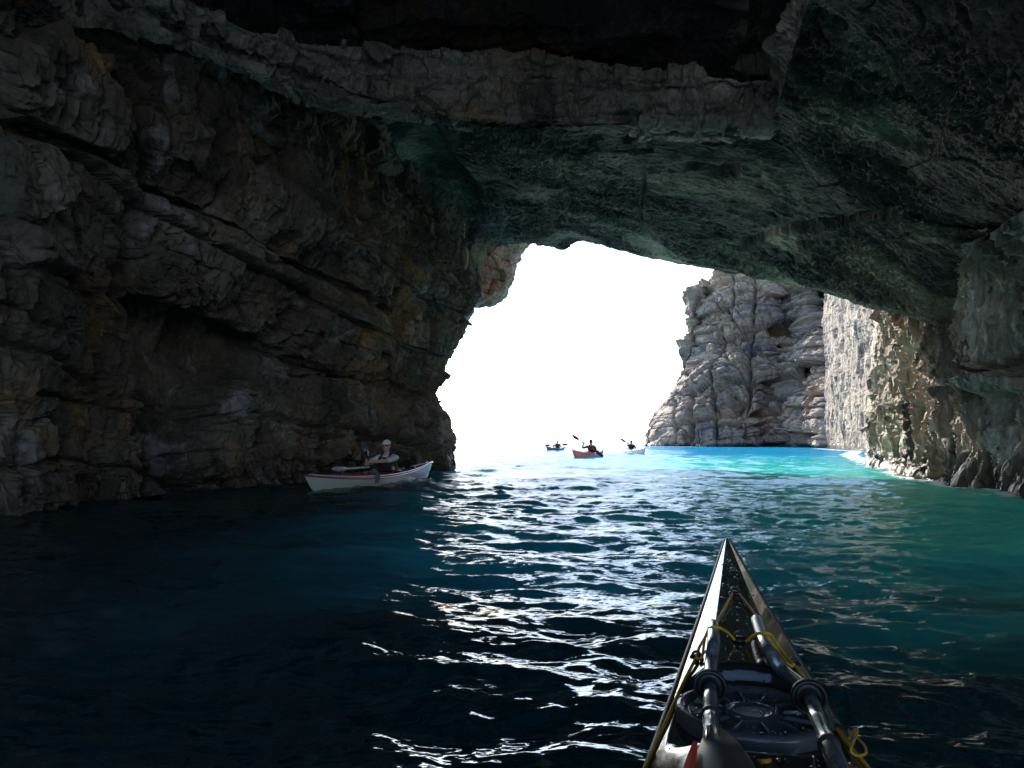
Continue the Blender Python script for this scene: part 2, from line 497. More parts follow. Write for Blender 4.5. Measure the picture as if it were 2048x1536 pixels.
for k in np.linspace(-0.05, 1.0, 9):
    r = lip * (1 - k) + stp * k
    kk = min(max(k, 0), 1)
    r[:, 2] += 0.25 * math.sin(math.pi * kk)          # a shallow vault between lip and step
    if k < 0: r[:, 2] += 0.25                          # the lip rounds up on the outside
    rows.append(r)
net = np.array(rows)
V, N = patch(net, 430, 900, (2, 14, 0))

def ceil_detail(V, amp=1.0):
    d = 0.22 * fbm(V * 0.45, 3, 51)
    # slabs parted along bedding planes: terraces that sweep across the roof
    g = 3.2 * fbm(V * np.array([0.16, 0.26, 0.3]), 3, 52) + 0.22 * V[..., 1] - 0.12 * V[..., 0] + 0.12 * fbm(V * 1.6, 3, 53)
    gi = np.floor(g); gf = g - gi
    d += 0.06 * (gf - np.clip((gf - 0.93) / 0.07, 0, 1)) + 0.05 * _h(gi.astype(np.int64), gi.astype(np.int64) * 0, gi.astype(np.int64) * 0, 54)
    WV = V + 0.25 * np.stack([fbm(V * 0.9, 2, 58), fbm(V * 0.9, 2, 59), fbm(V * 0.9, 2, 60)], -1)
    d += 0.05 * facets(WV * np.array([0.6, 0.8, 0.7]), 401)
    w = V + 0.12 * np.stack([fbm(V * 1.7, 2, 61), fbm(V * 1.7, 2, 62), fbm(V * 1.7, 2, 63)], -1)
    pk = np.clip(0.4 + 2.2 * fbm(V * 0.33, 2, 66), 0, 1)          # pocked in places only
    F1, F2, idv = voro(w * np.array([2.8, 3.6, 3.2]), 65)
    d -= 0.16 * pk * np.clip(1 - F1 / 0.5, 0, 1) ** 0.6 * np.clip(idv * 1.6 - 0.3, 0, 1)
    F1, F2, idv = voro(w * np.array([7.0, 9.0, 8.0]), 75)
    d -= 0.05 * pk * np.clip(1 - F1 / 0.55, 0, 1) * idv
    rg = np.clip(0.65 + 1.2 * fbm(V * 0.5, 2, 67), 0.3, 1)
    d += 0.13 * rg * fbm(w * np.array([1.6, 3.8, 3.0]), 5, 71, 0.68, True) + 0.05 * rg * fbm(V * np.array([6, 12, 10]), 3, 73, 0.6, True)
    return d * amp
d = ceil_detail(V)
X, Y = pix(V)
for w, dep, pl in [(7, .22, [(1490, 485), (1560, 455), (1700, 440), (1850, 390), (2000, 350)]),
                   (5, .10, [(1000, 380), (1020, 440), (1000, 470)]), (5, .10, [(1120, 330), (1145, 400), (1110, 440)]),
                   (4, .12, [(1290, 340), (1285, 420), (1300, 470)]),
                   (8, .3, [(1380, 330), (1440, 350), (1470, 340)])]:
    d -= dep * np.exp(-(seg_dist(X, Y, pl) / w) ** 2)
d -= 1.9 * in_poly(X, Y, [(210, 70), (440, 150), (640, 225), (860, 300), (930, 400), (830, 470), (600, 390), (420, 290), (250, 190)], 70) * np.clip((22 - V[..., 1]) / 5, 0, 1)
lipfade = np.clip(np.linspace(0, 430 / 60.0, 430), 0.75, 1)[:, None]
V = V + N * (d * lipfade)[..., None]
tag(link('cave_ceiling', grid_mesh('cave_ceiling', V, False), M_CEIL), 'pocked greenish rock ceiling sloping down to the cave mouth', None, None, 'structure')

# right part of the ceiling, coming on over the camera's right
net = [[P(1545, 262, 12.7), P(1850, 425, 12.35), P(2030, 452, 11.5), P(2160, 470, 10.8)],
       [P(1580, 150, 10.8), P(1830, 240, 10.2), P(2060, 330, 9.2), P(2300, 400, 8.6)],
       [P(1625, 0, 8.8), P(1830, 60, 8.2), P(2100, 200, 7.2), P(2500, 280, 7.0)],
       [(3.1, 5.5, 5.9), (4.2, 5.5, 5.4), (5.5, 5.5, 4.9), (7.6, 5.0, 4.2)],
       [(2.9, 0, 6.0), (4.2, 0, 5.6), (5.6, 0, 5.1), (8.0, 0, 4.3)],
       [(2.9, -8, 7.2), (4.6, -8, 6.8), (6.6, -8, 6.2), (9.4, -8, 5.2)],
       [(2.9, -15, 8.6), (5, -15, 8.2), (7.5, -15, 7.6), (11, -15, 6.6)]]
V, N = patch(net, 520, 380, (4, 6, 0))
V = V + N * ceil_detail(V)[..., None]
V[..., 2] += 0.03
tag(link('cave_ceiling_right', grid_mesh('cave_ceiling_right', V, False), M_CEIL), 'dark green pitted rock ceiling at the upper right', None, None, 'structure')

# ------------------------------------------------------------------ the ledge (front face of the slab) and the recess above it
def ledge(pts, top, name, label, nu=900, nv=110, seed=81):
    a = np.array(pts); t_ = np.array(top)
    rows = []
    for k in (-0.25, 0.0, 0.3, 0.65, 1.0, 1.18):
        r = a * (1 - k) + t_ * k
        if k < 0: r = a + (a - t_) * 0.02; r[:, 1] += 0.5
        if k > 1: r = t_ + (t_ - a) * 0.05; r[:, 1] += 2.0
        rows.append(r)
    V, N = patch(np.array(rows), nv, nu, (0, 4, 3))
    tt = V[..., 0] + 0.25 * fbm(V * 0.9, 2, seed)
    d = 0.22 * fbm(V * 0.7, 3, seed + 1)
    v, l, e = blocky(tt, V[..., 2] + 0.15 * fbm(V * 0.8, 2, seed + 8), 0.55, 1.3, seed + 2)
    d += 0.18 * (v - 0.5) - 0.09 * np.exp(-(e / 0.035) ** 2)
    d += 0.22 * facets(V * np.array([1.3, 1.3, 1.2]) + 0.3 * fbm(V, 2, 320)[..., None], 321) + 0.10 * facets(V * np.array([3.4, 3.4, 2.4]), 322)
    v, l, e = blocky(tt + 0.1 * fbm(V * 3, 2, seed + 3), V[..., 2] + 0.08 * fbm(V * 3, 2, seed + 4), 0.24, 0.42, seed + 5)
    d += 0.06 * (v - 0.5) - 0.03 * np.exp(-(e / 0.02) ** 2)
    d += 0.11 * fbm(V * np.array([2.4, 2.4, 0.9]), 4, seed + 6, 0.55, True) + 0.02 * fbm(V * 11, 2, seed + 7)
    ks = np.linspace(0, 5, nv)
    f = np.interp(ks, [0, 1.0, 1.6, 3.6, 4.0, 5.0], [0.35, 0.4, 1, 0.9, 0.3, 0.15])
    V = V + N * (d * f[:, None])[..., None]
    return tag(link(name, grid_mesh(name, V, False), M_BAND), label, None, None, 'structure')
LB = [(95, 5, 8.6), (200, 14, 9.3), (330, 64, 10.1), (450, 112, 10.9), (590, 180, 11.8), (720, 207, 12.3), (860, 226, 12.7), (1000, 238, 13), (1160, 246, 13), (1330, 252, 13), (1440, 256, 12.8), (1560, 256, 12.4)]
LT = [(95, -50, 8.6), (215, -40, 9.3), (345, 0, 10.1), (470, 48, 10.9), (590, 88, 11.8), (720, 92, 12.3), (860, 98, 12.7), (1000, 102, 13), (1160, 124, 13), (1330, 142, 13), (1440, 152, 12.8), (1560, 166, 12.4)]
ledge([P(*a) for a in LB], [P(*a) for a in LT], 'rock_ledge', 'pale brown rock band crossing the dark ceiling')
SB = [P(1560, 258, 12.5), P(1600, 150, 10.8), P(1625, 60, 9.6), P(1640, -20, 8.7), (3.15, 5.5, 5.9), (2.9, 0, 6.0), (2.9, -8, 7.2), (2.9, -15, 8.6)]
ST = [P(1556, 150, 12.5), P(1540, 90, 11.2), P(1575, 10, 9.9), P(1600, -90, 9.0), (2.9, 5.5, 7.4), (2.6, 0, 7.6), (2.6, -8, 9.0), (2.6, -15, 10.6)]
V, N = patch(np.array([np.array(SB) + np.array([0.25, 0, 0.05]), SB, (np.array(SB) + np.array(ST)) / 2, ST, np.array(ST) + np.array([1.2, 0, 0.1])]), 70, 420, (-4, 5, 5))
V = V + N * (0.18 * fbm(V * 0.9, 3, 88) + 0.12 * fbm(V * np.array([2.2, 2.2, 1.2]), 4, 89, 0.55, True) + 0.03 * fbm(V * 9, 3, 90))[..., None]
tag(link('rock_ledge_side', grid_mesh('rock_ledge_side', V, False), M_BAND), 'upright pale rock edge rising at the upper right', None, None, 'structure')

# recess: a higher ceiling over the camera
net = [[(-9, 16.5, 8.7), (-3, 17, 8.7), (2, 17, 8.6), (6, 16.5, 8.4)],
       [(-8, 13.5, 9.0), (-3, 13.6, 9.1), (2, 13.6, 9.0), (5.4, 13.5, 8.8)],
       [(-8, 11, 9.4), (-3, 11, 9.6), (1.5, 11, 9.6), (5, 11, 9.2)],
       [(-8, 6, 8.8), (-3, 6, 9.2), (0.8, 6, 9.0), (4.6, 6, 8.2)],
       [(-8, 0, 8.4), (-3, 0, 9.0), (0.8, 0, 8.8), (4.4, 0, 8.0)],
       [(-9, -8, 9.5), (-3, -8, 9.8), (0.8, -8, 9.6), (4.4, -8, 9.4)],
       [(-11, -15, 11), (-3, -15, 11), (0.8, -15, 11), (4.4, -15, 11)]]
V, N = patch(net, 420, 300, (0, 5, 0))
v1, l1, e1 = blocky(V[..., 0] + 0.3 * fbm(V * .8, 2, 91), V[..., 1] + 0.15 * V[..., 0] + 0.4 * fbm(V * 0.6, 2, 92), 0.9, 2.6, 93)
V = V + N * (0.5 * (v1 - 0.5) + 0.4 * (l1 - 0.5) + 0.25 * fbm(V * 1.2, 4, 94, 0.5, True))[..., None]
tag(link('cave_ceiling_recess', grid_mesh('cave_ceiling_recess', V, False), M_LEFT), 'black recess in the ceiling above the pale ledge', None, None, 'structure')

# ------------------------------------------------------------------ right wall, from behind the camera out into the sun
RW = [
    [(34, 84, -8), (34, 84, 0), (34, 84, 4), (34, 84, 9), (34, 84, 14), (35, 84, 22)],
    [P(1720, 1100, 62), P(1712, 900, 60), P(1712, 800, 59), P(1722, 705, 58), P(1716, 600, 57), P(1716, 430, 56)],
    [P(1705, 1100, 46), P(1696, 908, 45), P(1700, 840, 44), P(1708, 770, 43), P(1698, 590, 42), P(1700, 400, 40)],
    [P(1735, 1100, 32), P(1728, 919, 31), P(1730, 800, 31), P(1735, 700, 30), P(1738, 590, 30), P(1740, 400, 30)],
    [P(1775, 1100, 24.5), P(1770, 931, 24), P(1778, 800, 24), P(1790, 700, 23.8), P(1795, 590, 23.5), P(1800, 400, 23.5)],
    [P(1840, 1120, 17.5), P(1838, 951, 17.2), P(1843, 830, 17.5), P(1850, 740, 17.6), P(1855, 640, 17.4), P(1850, 480, 17.6)],
    [P(1905, 1120, 14.6), P(1905, 965, 14.4), P(1905, 860, 14.8), P(1912, 770, 15.1), P(1925, 640, 15.1), P(1930, 520, 15.2)],
    [P(1990, 1120, 12.8), P(1988, 975, 12.8), P(1990, 870, 13.1), P(1990, 730, 13.2), P(1985, 560, 12.9), P(1965, 470, 12.2)],
    [P(2070, 1130, 11.3), P(2065, 987, 11.3), P(2075, 870, 11.6), P(2085, 730, 11.8), P(2075, 540, 11.4), P(2050, 430, 10.8)],
    [P(2260, 1200, 9.2), P(2240, 1015, 9.2), P(2250, 870, 9.4), P(2260, 700, 9.6), P(2240, 480, 9.2), P(2160, 330, 8.8)],
    [(7.8, 5, -3), (7.7, 5, 0), (7.9, 5, 1.2), (8.0, 5, 2.4), (7.7, 5, 3.8), (6.6, 5, 5.2)],
    [(8.2, 0, -3), (8.1, 0, 0), (8.3, 0, 1.2), (8.4, 0, 2.4), (8.0, 0, 3.8), (6.8, 0, 5.4)],
    [(10, -8, -3), (10, -8, 0), (10, -8, 1.2), (10, -8, 2.4), (9.6, -8, 4.4), (8, -8, 6.4)],
    [(12.5, -15, -3), (12.5, -15, 0), (12.5, -15, 1.2), (12.5, -15, 2.4), (12, -15, 5), (9, -15, 8)],
]
for c_ in RW:
    c_[:] = [tuple(p) for p in c_]
    c_[0] = (c_[1][0] - 0.4, c_[1][1] + 0.2, -12.0)
    c_.insert(1, (c_[1][0] - 0.1, c_[1][1], -1.0))
V, N = patch(RW, 760, 480, (0, 14, 2))
sc = np.clip(V[..., 1] / 26, 1, 1.8)[..., None]
Q = V / sc
d = 0.35 * fbm(Q * 0.5, 3, 101)
warp = 0.25 * np.stack([fbm(Q * 1.5, 2, 102), fbm(Q * 1.5, 2, 103), 0.6 * fbm(Q * 1.5, 2, 104)], -1)
fl = fbm((Q + warp) * np.array([1.5, 1.5, 0.17]), 4, 105, 0.55, True)
d += 0.46 * fl
fl2 = fbm((Q + warp) * np.array([3.6, 3.6, 0.42]), 3, 106, 0.55, True)
d += 0.24 * fl2
F1, F2, idv = voro((Q + warp) * np.array([1.5, 1.5, 0.62]), 107)
d -= 0.40 * np.clip(1 - F1 / 0.45, 0, 1) * (idv > 0.7)
v1, l1, e1 = blocky(Q[..., 1] + 0.4 * fbm(Q, 2, 108), Q[..., 2] + 0.3 * fbm(Q * 0.8, 2, 109), 1.6, 2.0, 110)
d += 0.10 * (v1 - 0.5) + 0.10 * facets((Q + warp) * np.array([1.4, 1.4, 0.6]), 331) + 0.04 * facets((Q + warp) * np.array([4.0, 4.0, 1.2]), 332)
d += 0.035 * fbm(Q * 9, 3, 111)
d *= sc[..., 0] * (1 - 0.6 * np.clip((V[..., 1] - 24) / 12, 0, 1))
d *= 0.55 + 0.45 * np.clip((V[..., 2] - 0.2) / 1.2, 0, 1)
d -= 1.3 * np.clip((V[..., 1] - 27) / 12, 0, 1)
X, Y = pix(V)
for w, dep, pl in [(9, .5, [(1900, 770), (1990, 745), (2060, 715)]), (12, .5, [(1880, 900), (1872, 940), (1870, 965)]),
                   (9, .4, [(1906, 920), (1905, 960)]), (16, .5, [(1990, 920), (1985, 960), (1990, 985)])]:
    d -= dep * np.exp(-(seg_dist(X, Y, pl) / w) ** 2)
d += 0.45 * in_poly(X, Y, [(1945, 760), (2000, 745), (2070, 760), (2070, 785), (2000, 790)], 8)
V = V + N * d[..., None]
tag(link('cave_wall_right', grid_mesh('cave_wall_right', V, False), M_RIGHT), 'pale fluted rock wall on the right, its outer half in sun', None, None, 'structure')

# ------------------------------------------------------------------ far headland across the bay
SIL = [(1296, 900), (1299, 884), (1306, 848), (1322, 822), (1346, 786), (1364, 744), (1374, 700), (1388, 652), (1386, 606), (1402, 578), (1436, 552), (1452, 520), (1500, 440)]
rowsY = [a[1] for a in SIL]
colsX = [0, 0.12, 0.28, 0.45, 0.52, 0.58, 0.70, 0.80, 0.88, 0.96, 1.08]
depth0 = [124, 116, 112, 110, 112, 110, 106, 110, 98, 90, 84]
net = []
net.append([P(px + 120, py, 210) for px, py in SIL])
net.append([P(px + 14, py, 140) for px, py in SIL])
for k, cxx in enumerate(colsX):
    col = []
    for px, py in SIL:
        x = px + (1720 - px) * cxx
        col.append(P(x, py if py != 900 else 1000, depth0[k] + max(0, (880 - py)) * 0.05))
    net.append(col)
V, N = patch(net, 520, 420, (0, 20, 5))
X, Y = pix(V)
d = 1.6 * fbm(V * 0.07, 3, 121)
wb = 0.45 * fbm(V * 0.10, 2, 122)
bb = V[..., 2] - 0.14 * V[..., 0] + 0.6 * wb
saw = lambda q: 0.5 - (q - np.floor(q))
d += 1.3 * saw(bb / 4.6) + 0.7 * saw(bb / 1.7) * np.clip(0.5 + fbm(V * 0.1, 2, 345), 0, 1)
tt = V[..., 0] + 0.25 * V[..., 1] + 0.8 * fbm(V * 0.10, 2, 123)
v, l, e = blocky(tt, bb, 4.6, 5.0, 124); d += 2.2 * (v - 0.5) + 0.8 * (l - .5) - 0.7 * np.exp(-(e / 0.25) ** 2)
v, l, e = blocky(tt + 0.3 * fbm(V * .4, 2, 127), bb, 1.7, 2.3, 125); d += 1.0 * (v - 0.5) + 0.5 * (l - .5) + 0.9 * facets(V * np.array([0.30, 0.30, 0.36]), 344) + 0.35 * facets(V * np.array([0.8, 0.8, 1.0]), 343) - 0.3 * np.exp(-(e / 0.15) ** 2)
v, l, e = blocky(tt + 0.2 * fbm(V, 2, 129), bb, 0.75, 2.4, 126); d += 0.28 * (v - 0.5) + 0.45 * (l - .5)
d += 0.18 * fbm(V * np.array([0.6, 0.6, 0.6]), 3, 130, 0.55, True)
for w, dep, pl in [(3, 1.5, [(1512, 560), (1510, 640), (1500, 720), (1502, 790), (1490, 880)]),
                   (9, 5.0, [(1650, 590), (1640, 650), (1628, 720), (1612, 770), (1590, 800), (1585, 885)]),
                   (5, 2.2, [(1387, 785), (1385, 880)]), (4, 1.6, [(1300, 884), (1330, 860)]),
                   (5, 1.5, [(1440, 830), (1500, 835), (1600, 800)]), (12, 2.2, [(1470, 790), (1480, 830)]), (2.5, 1.8, [(1442, 600), (1438, 700), (1430, 790), (1436, 880)]), (2.5, 1.6, [(1562, 580), (1556, 660), (1560, 760), (1550, 880)]), (3, 2.0, [(1350, 800), (1352, 885)]), (2.5, 1.5, [(1470, 560), (1466, 640)])]:
    d -= dep * np.exp(-(seg_dist(X, Y, pl) / w) ** 2)
d += 4.0 * in_poly(X, Y, [(1640, 660), (1700, 650), (1700, 900), (1600, 900), (1605, 830), (1630, 760)], 10)
d += 1.8 * in_poly(X, Y, [(1390, 740), (1420, 720), (1490, 710), (1495, 790), (1460, 800), (1380, 770)], 8)
silfade = np.clip((X - 1300) / 120, 0.3, 1)
V = V + N * (d * np.clip(silfade, 0.3, 1))[..., None]
tag(link('sea_cliff', grid_mesh('sea_cliff', V, False), M_CLIFF), 'layered rocky headland standing across the bay', None, None, 'structure')

# ------------------------------------------------------------------ outer rock left of the mouth, seen just past the corner
E = [(915, 668), (931, 637), (950, 606), (988, 598), (1006, 574), (1020, 546), (1032, 515), (1052, 487), (1075, 440), (1100, 380)]
net = []
for k, (off, D) in enumerate([(-140, 26.5), (-70, 26.6), (-25, 27), (0, 28), (-6, 32), (-60, 44)]):
    net.append([P(px + off, py - (25 if k < 2 else 0), D) for px, py in E])
V, N = patch(net, 200, 220, (6, 10, 2))
v, l, e = blocky(V[..., 0] + 0.3 * fbm(V, 2, 141), V[..., 2] + 0.1 * V[..., 0] + 0.3 * fbm(V * .8, 2, 142), 0.5, 0.7, 143)
V = V + N * (0.28 * (v - 0.5) - 0.06 * np.exp(-(e / 0.04) ** 2) + 0.2 * fbm(V * 1.3, 4, 144, 0.55, True))[..., None]
tag(link('rock_overhang', grid_mesh('rock_overhang', V, False), M_BAND), 'light rock overhang just outside the left of the cave mouth', None, None, 'structure')

# outer face of the headland over the mouth, and its top: what keeps the sun off the cave
lipw = lip.copy()
left_ext = np.array([[-60, 60, 5], [-30, 45, 5], [-14, 34, 5.2], [-6, 29, 6.2]])
right_ext = np.array([[11.5, 17.5, 3.0], [16, 17, 6], [30, 18, 8], [60, 20, 8]])
base = np.concatenate([left_ext, lipw[1:-1] + np.array([0, 0.15, 0.28]), right_ext])
net = []
for k, (dz, dy) in enumerate([(0, 0), (2.0, 0.1), (5, -0.6), (10, -2.5), (16, -5), (20, -12)]):
    r = base.copy(); r[:, 2] = r[:, 2] + dz; r[:, 1] += dy
    if k >= 4: r[:, 2] = 21 + (k - 4) * 2
    net.append(r)
V, N = patch(net, 160, 420, (0, 90, 10))
V = V + N * (0.5 * np.clip(np.linspace(0, 8, 160), 0, 1)[:, None] * fbm(V * 0.5, 4, 151, 0.5, True))[..., None]
tag(link('headland_face', grid_mesh('headland_face', V, False), M_CLIFF), 'outer rock face above the cave mouth', None, None, 'structure')
net = [[(-60, 40, 23), (-20, 22, 23), (0, 14, 24), (20, 12, 23), (60, 10, 23)],
       [(-60, 0, 24), (-20, 0, 25), (0, 0, 25), (20, 0, 25), (60, 0, 24)],
       [(-60, -15, 22), (-20, -16, 22), (0, -16, 22), (20, -16, 22), (60, -15, 22)],
       [(-60, -16, 12), (-20, -16.5, 12), (0, -16.5, 11.5), (20, -16.5, 12), (60, -16, 12)]]
V, N = patch(net, 80, 120, (0, 0, 90))
V[..., 2] += 0.8 * fbm(V * 0.2, 3, 155)
tag(link('headland_top', grid_mesh('headland_top', V, False), M_CLIFF), 'top of the headland over the cave', None, None, 'structure')
for sx, nm in ((-1, 'headland_side_left'), (1, 'headland_side_right')):
    x = 13.5 if sx > 0 else -12.5
    net = [[(sx * abs(x), -15, -3), (sx * abs(x), -15.5, 12), (sx * abs(x) * 1.2, -15.5, 24)],
           [(sx * abs(x), 0, -3), (sx * abs(x), 0, 12), (sx * abs(x) * 1.2, 0, 24)],
           [(sx * abs(x), 15, -3), (sx * abs(x), 15, 12), (sx * abs(x) * 1.2, 15, 24)]]
    if sx < 0: net.append([(-14, 36, -3), (-14, 32, 12), (-15, 26, 24)])
    V, N = patch(net, 60, 40, (sx * 90, 0, 5))
    tag(link(nm, grid_mesh(nm, V, False), M_CLIFF), 'outer flank of the headland', None, None, 'structure')

# ------------------------------------------------------------------ sea
def wave_height(x, y, dr):
    rng = np.random.RandomState(7)
    z = np.zeros_like(x)
    base_dir = math.radians(-98)                       # running in towards the camera, a little to the left
    lam = np.exp(rng.uniform(math.log(0.05), math.log(4.0), 150))
    gm = 0.75 + 0.5 * (fbm(np.stack([x * 0.22, y * 0.22, 0 * x], -1), 2, 201))   # gusts
    far = 1 + 1.1 * np.clip((y - 11) / 14, 0, 1)           # rougher outside, in the wind
    for L in lam:
        k = 2 * math.pi / L
        th = base_dir + rng.normal(0, 0.62 if L < 1.5 else 0.4)
        slope = 0.031 * (0.75 if L < 0.12 else 1.15 if L < 0.5 else 0.52 if L < 1.7 else 0.32)
        a = slope / k * rng.uniform(0.6, 1.4)
        ph = rng.uniform(0, 6.283)
        w = np.clip((L / dr - 1.9) / 1.6, 0, 1)
        s = np.sin(k * (x * math.cos(th) + y * math.sin(th)) + ph + 0.6 * math.sin(ph))
        if L > 0.3: s = s - 0.25 * (1 - s * s)         # sharper crests
        z += a * w * s * (gm if L < 1.6 else 1) * far
    pp = np.stack([x, y, 0 * x], -1)
    for fx_, fy_, am in ((1.6, 3.6, 0.020), (4.2, 8.5, 0.008)):
        w = np.clip((1 / fy_ / dr - 2) / 2, 0, 1)
        z += am * w * fbm(pp * np.array([fx_, fy_, 1]) + 0.5 * fbm(pp * 1.1, 2, 203)[..., None], 3, 204, 0.5, True)
    return z
r = [0.35]
while r[-1] < 7000:
    q = r[-1]
    r.append(q + min(max(q * q * 0.0016, 0.004), 0.006 + q * 0.006 if q < 45 else q * 0.014 if q < 300 else q * 0.05))
r = np.array(r)
ang = np.concatenate([np.linspace(-180, -44, 110)[:-1], np.linspace(-44, 44, 980), np.linspace(44, 180, 110)[1:]])
ang = np.radians(ang)
R, A = np.meshgrid(r, ang, indexing='ij')
Xw, Yw = R * np.sin(A), R * np.cos(A)
dr = np.maximum(np.gradient(r)[:, None] + 0 * A, R * np.gradient(ang)[None, :])
Zw = wave_height(Xw, Yw, dr)
V = np.stack([Xw, Yw, Zw], -1)
print('water', V.shape)

mw, nt, out = new_mat('sea_water')
tc = N_(nt, 'ShaderNodeTexCoord')
geo = N_(nt, 'ShaderNodeNewGeometry')
vec = tc.outputs['Object']
def rip(scale, stretch, k, detail=3):
    n = noise_tex(nt, vec, scale, detail, 0.55, 0.3, stretch)
    s = N_(nt, 'ShaderNodeVectorMath', _operation='SUBTRACT'); s.inputs[1].default_value = (0.5, 0.5, 0.5)
    nt.links.new(n.outputs['Color'], s.inputs[0])
    m_ = N_(nt, 'ShaderNodeVectorMath', _operation='MULTIPLY'); m_.inputs[1].default_value = (k, k * 1.2, 0)
    nt.links.new(s.outputs[0], m_.inputs[0])
    return m_.outputs[0]
acc = geo.outputs['Normal']
for scl, st, k in ((14.0, (0.6, 1.3, 1), 0.38), (3.6, (0.55, 1.3, 1), 0.34), (34, (0.6, 1.5, 1), 0.46), (80, (0.7, 1.3, 1), 0.16), (1.3, (0.6, 1.3, 1), 0.24), (0.45, (0.5, 1.5, 1), 0.22)):
    ad = N_(nt, 'ShaderNodeVectorMath', _operation='ADD')
    nt.links.new(acc, ad.inputs[0]); nt.links.new(rip(scl, st, k), ad.inputs[1])
    acc = ad.outputs[0]
nm_ = N_(nt, 'ShaderNodeVectorMath', _operation='NORMALIZE')
nt.links.new(acc, nm_.inputs[0])
NRM = nm_.outputs[0]
fr = N_(nt, 'ShaderNodeFresnel', IOR=1.33); nt.links.new(NRM, fr.inputs['Normal'])
gl = N_(nt, 'ShaderNodeBsdfGlossy', Roughness=0.07); nt.links.new(NRM, gl.inputs['Normal'])
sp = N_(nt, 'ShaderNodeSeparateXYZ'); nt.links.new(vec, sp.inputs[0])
# water colour: shade painted by left wall and camera, blue middle, green shallows right
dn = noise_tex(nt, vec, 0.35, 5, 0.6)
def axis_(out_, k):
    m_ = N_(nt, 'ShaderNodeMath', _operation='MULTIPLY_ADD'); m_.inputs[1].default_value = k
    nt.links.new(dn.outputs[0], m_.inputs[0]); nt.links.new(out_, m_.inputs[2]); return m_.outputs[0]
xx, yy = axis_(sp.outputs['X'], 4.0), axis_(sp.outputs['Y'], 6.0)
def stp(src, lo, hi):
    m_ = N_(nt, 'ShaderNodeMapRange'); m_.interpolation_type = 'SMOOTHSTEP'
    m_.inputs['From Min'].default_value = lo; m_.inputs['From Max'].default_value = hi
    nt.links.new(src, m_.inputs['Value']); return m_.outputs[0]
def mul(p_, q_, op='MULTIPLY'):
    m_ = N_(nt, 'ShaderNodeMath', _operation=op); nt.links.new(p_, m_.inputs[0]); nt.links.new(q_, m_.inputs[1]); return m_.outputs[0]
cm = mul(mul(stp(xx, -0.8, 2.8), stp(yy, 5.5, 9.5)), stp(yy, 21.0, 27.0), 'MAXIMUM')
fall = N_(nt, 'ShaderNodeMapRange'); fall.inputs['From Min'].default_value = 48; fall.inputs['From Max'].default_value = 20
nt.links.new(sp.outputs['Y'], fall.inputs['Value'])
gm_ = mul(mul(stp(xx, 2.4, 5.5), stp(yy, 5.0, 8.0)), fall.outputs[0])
glow_in = stp(sp.outputs['Y'], 17.5, 12.0)  # under the roof, raised colour stands in for sunlight spreading through the water
dcol = mixc(nt, cm, (0.002, 0.036, 0.048), mixc(nt, glow_in, (0.008, 0.23, 0.42), (0.015, 0.54, 0.70)))
dcol = mixc(nt, gm_, dcol, mixc(nt, glow_in, (0.03, 0.46, 0.40), (0.06, 0.82, 0.56)))
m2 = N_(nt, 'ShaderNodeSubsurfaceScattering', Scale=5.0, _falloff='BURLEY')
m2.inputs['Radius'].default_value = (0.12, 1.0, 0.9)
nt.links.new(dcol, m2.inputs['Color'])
fc = N_(nt, 'ShaderNodeMath', _operation='MINIMUM'); fc.inputs[1].default_value = 0.35; nt.links.new(fr.outputs[0], fc.inputs[0])
m3 = N_(nt, 'ShaderNodeMixShader'); nt.links.new(fc.outputs[0], m3.inputs[0])
nt.links.new(m2.outputs[0], m3.inputs[1]); nt.links.new(gl.outputs[0], m3.inputs[2])
# foam along the foot of the sunlit rocks
fa = N_(nt, 'ShaderNodeAttribute'); fa.attribute_name = 'foam'
fn = noise_tex(nt, vec, 3.0, 6, 0.7, 1.2)
fm = N_(nt, 'ShaderNodeMath', _operation='MULTIPLY_ADD'); fm.inputs[1].default_value = 0.43; nt.links.new(fa.outputs['Fac'], fm.inputs[0]); nt.links.new(fn.outputs[0], fm.inputs[2])
ff = ramp(nt, fm.outputs[0], [(0.84, 0.0), (0.95, 1.0)])
fd = N_(nt, 'ShaderNodeBsdfDiffuse'); fd.inputs[0].default_value = (0.8, 0.83, 0.84, 1)
m4 = N_(nt, 'ShaderNodeMixShader'); nt.links.new(ff, m4.inputs[0]); nt.links.new(m3.outputs[0], m4.inputs[1]); nt.links.new(fd.outputs[0], m4.inputs[2])
nt.links.new(m4.outputs[0], out.inputs[0])
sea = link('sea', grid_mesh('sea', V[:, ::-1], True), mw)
fpts = [(RW[k][2][0], RW[k][2][1]) for k in range(0, 9)]
fpts2 = [P(px_, 888, 112)[:2] for px_ in (1296, 1500, 1720)]
Vr = V[:, ::-1]
fo = np.maximum(np.exp(-np.maximum(seg_dist(Vr[..., 0], Vr[..., 1], fpts) - 0.35, 0) / 0.55), np.exp(-np.maximum(seg_dist(Vr[..., 0], Vr[..., 1], fpts2) - 2, 0) / 3.0))
at_ = sea.data.attributes.new('foam', 'FLOAT', 'POINT')
at_.data.foreach_set('value', fo.reshape(-1).astype(np.float32))
tag(sea, 'choppy sea water, blue outside and dark inside the cave', None, None, 'structure')

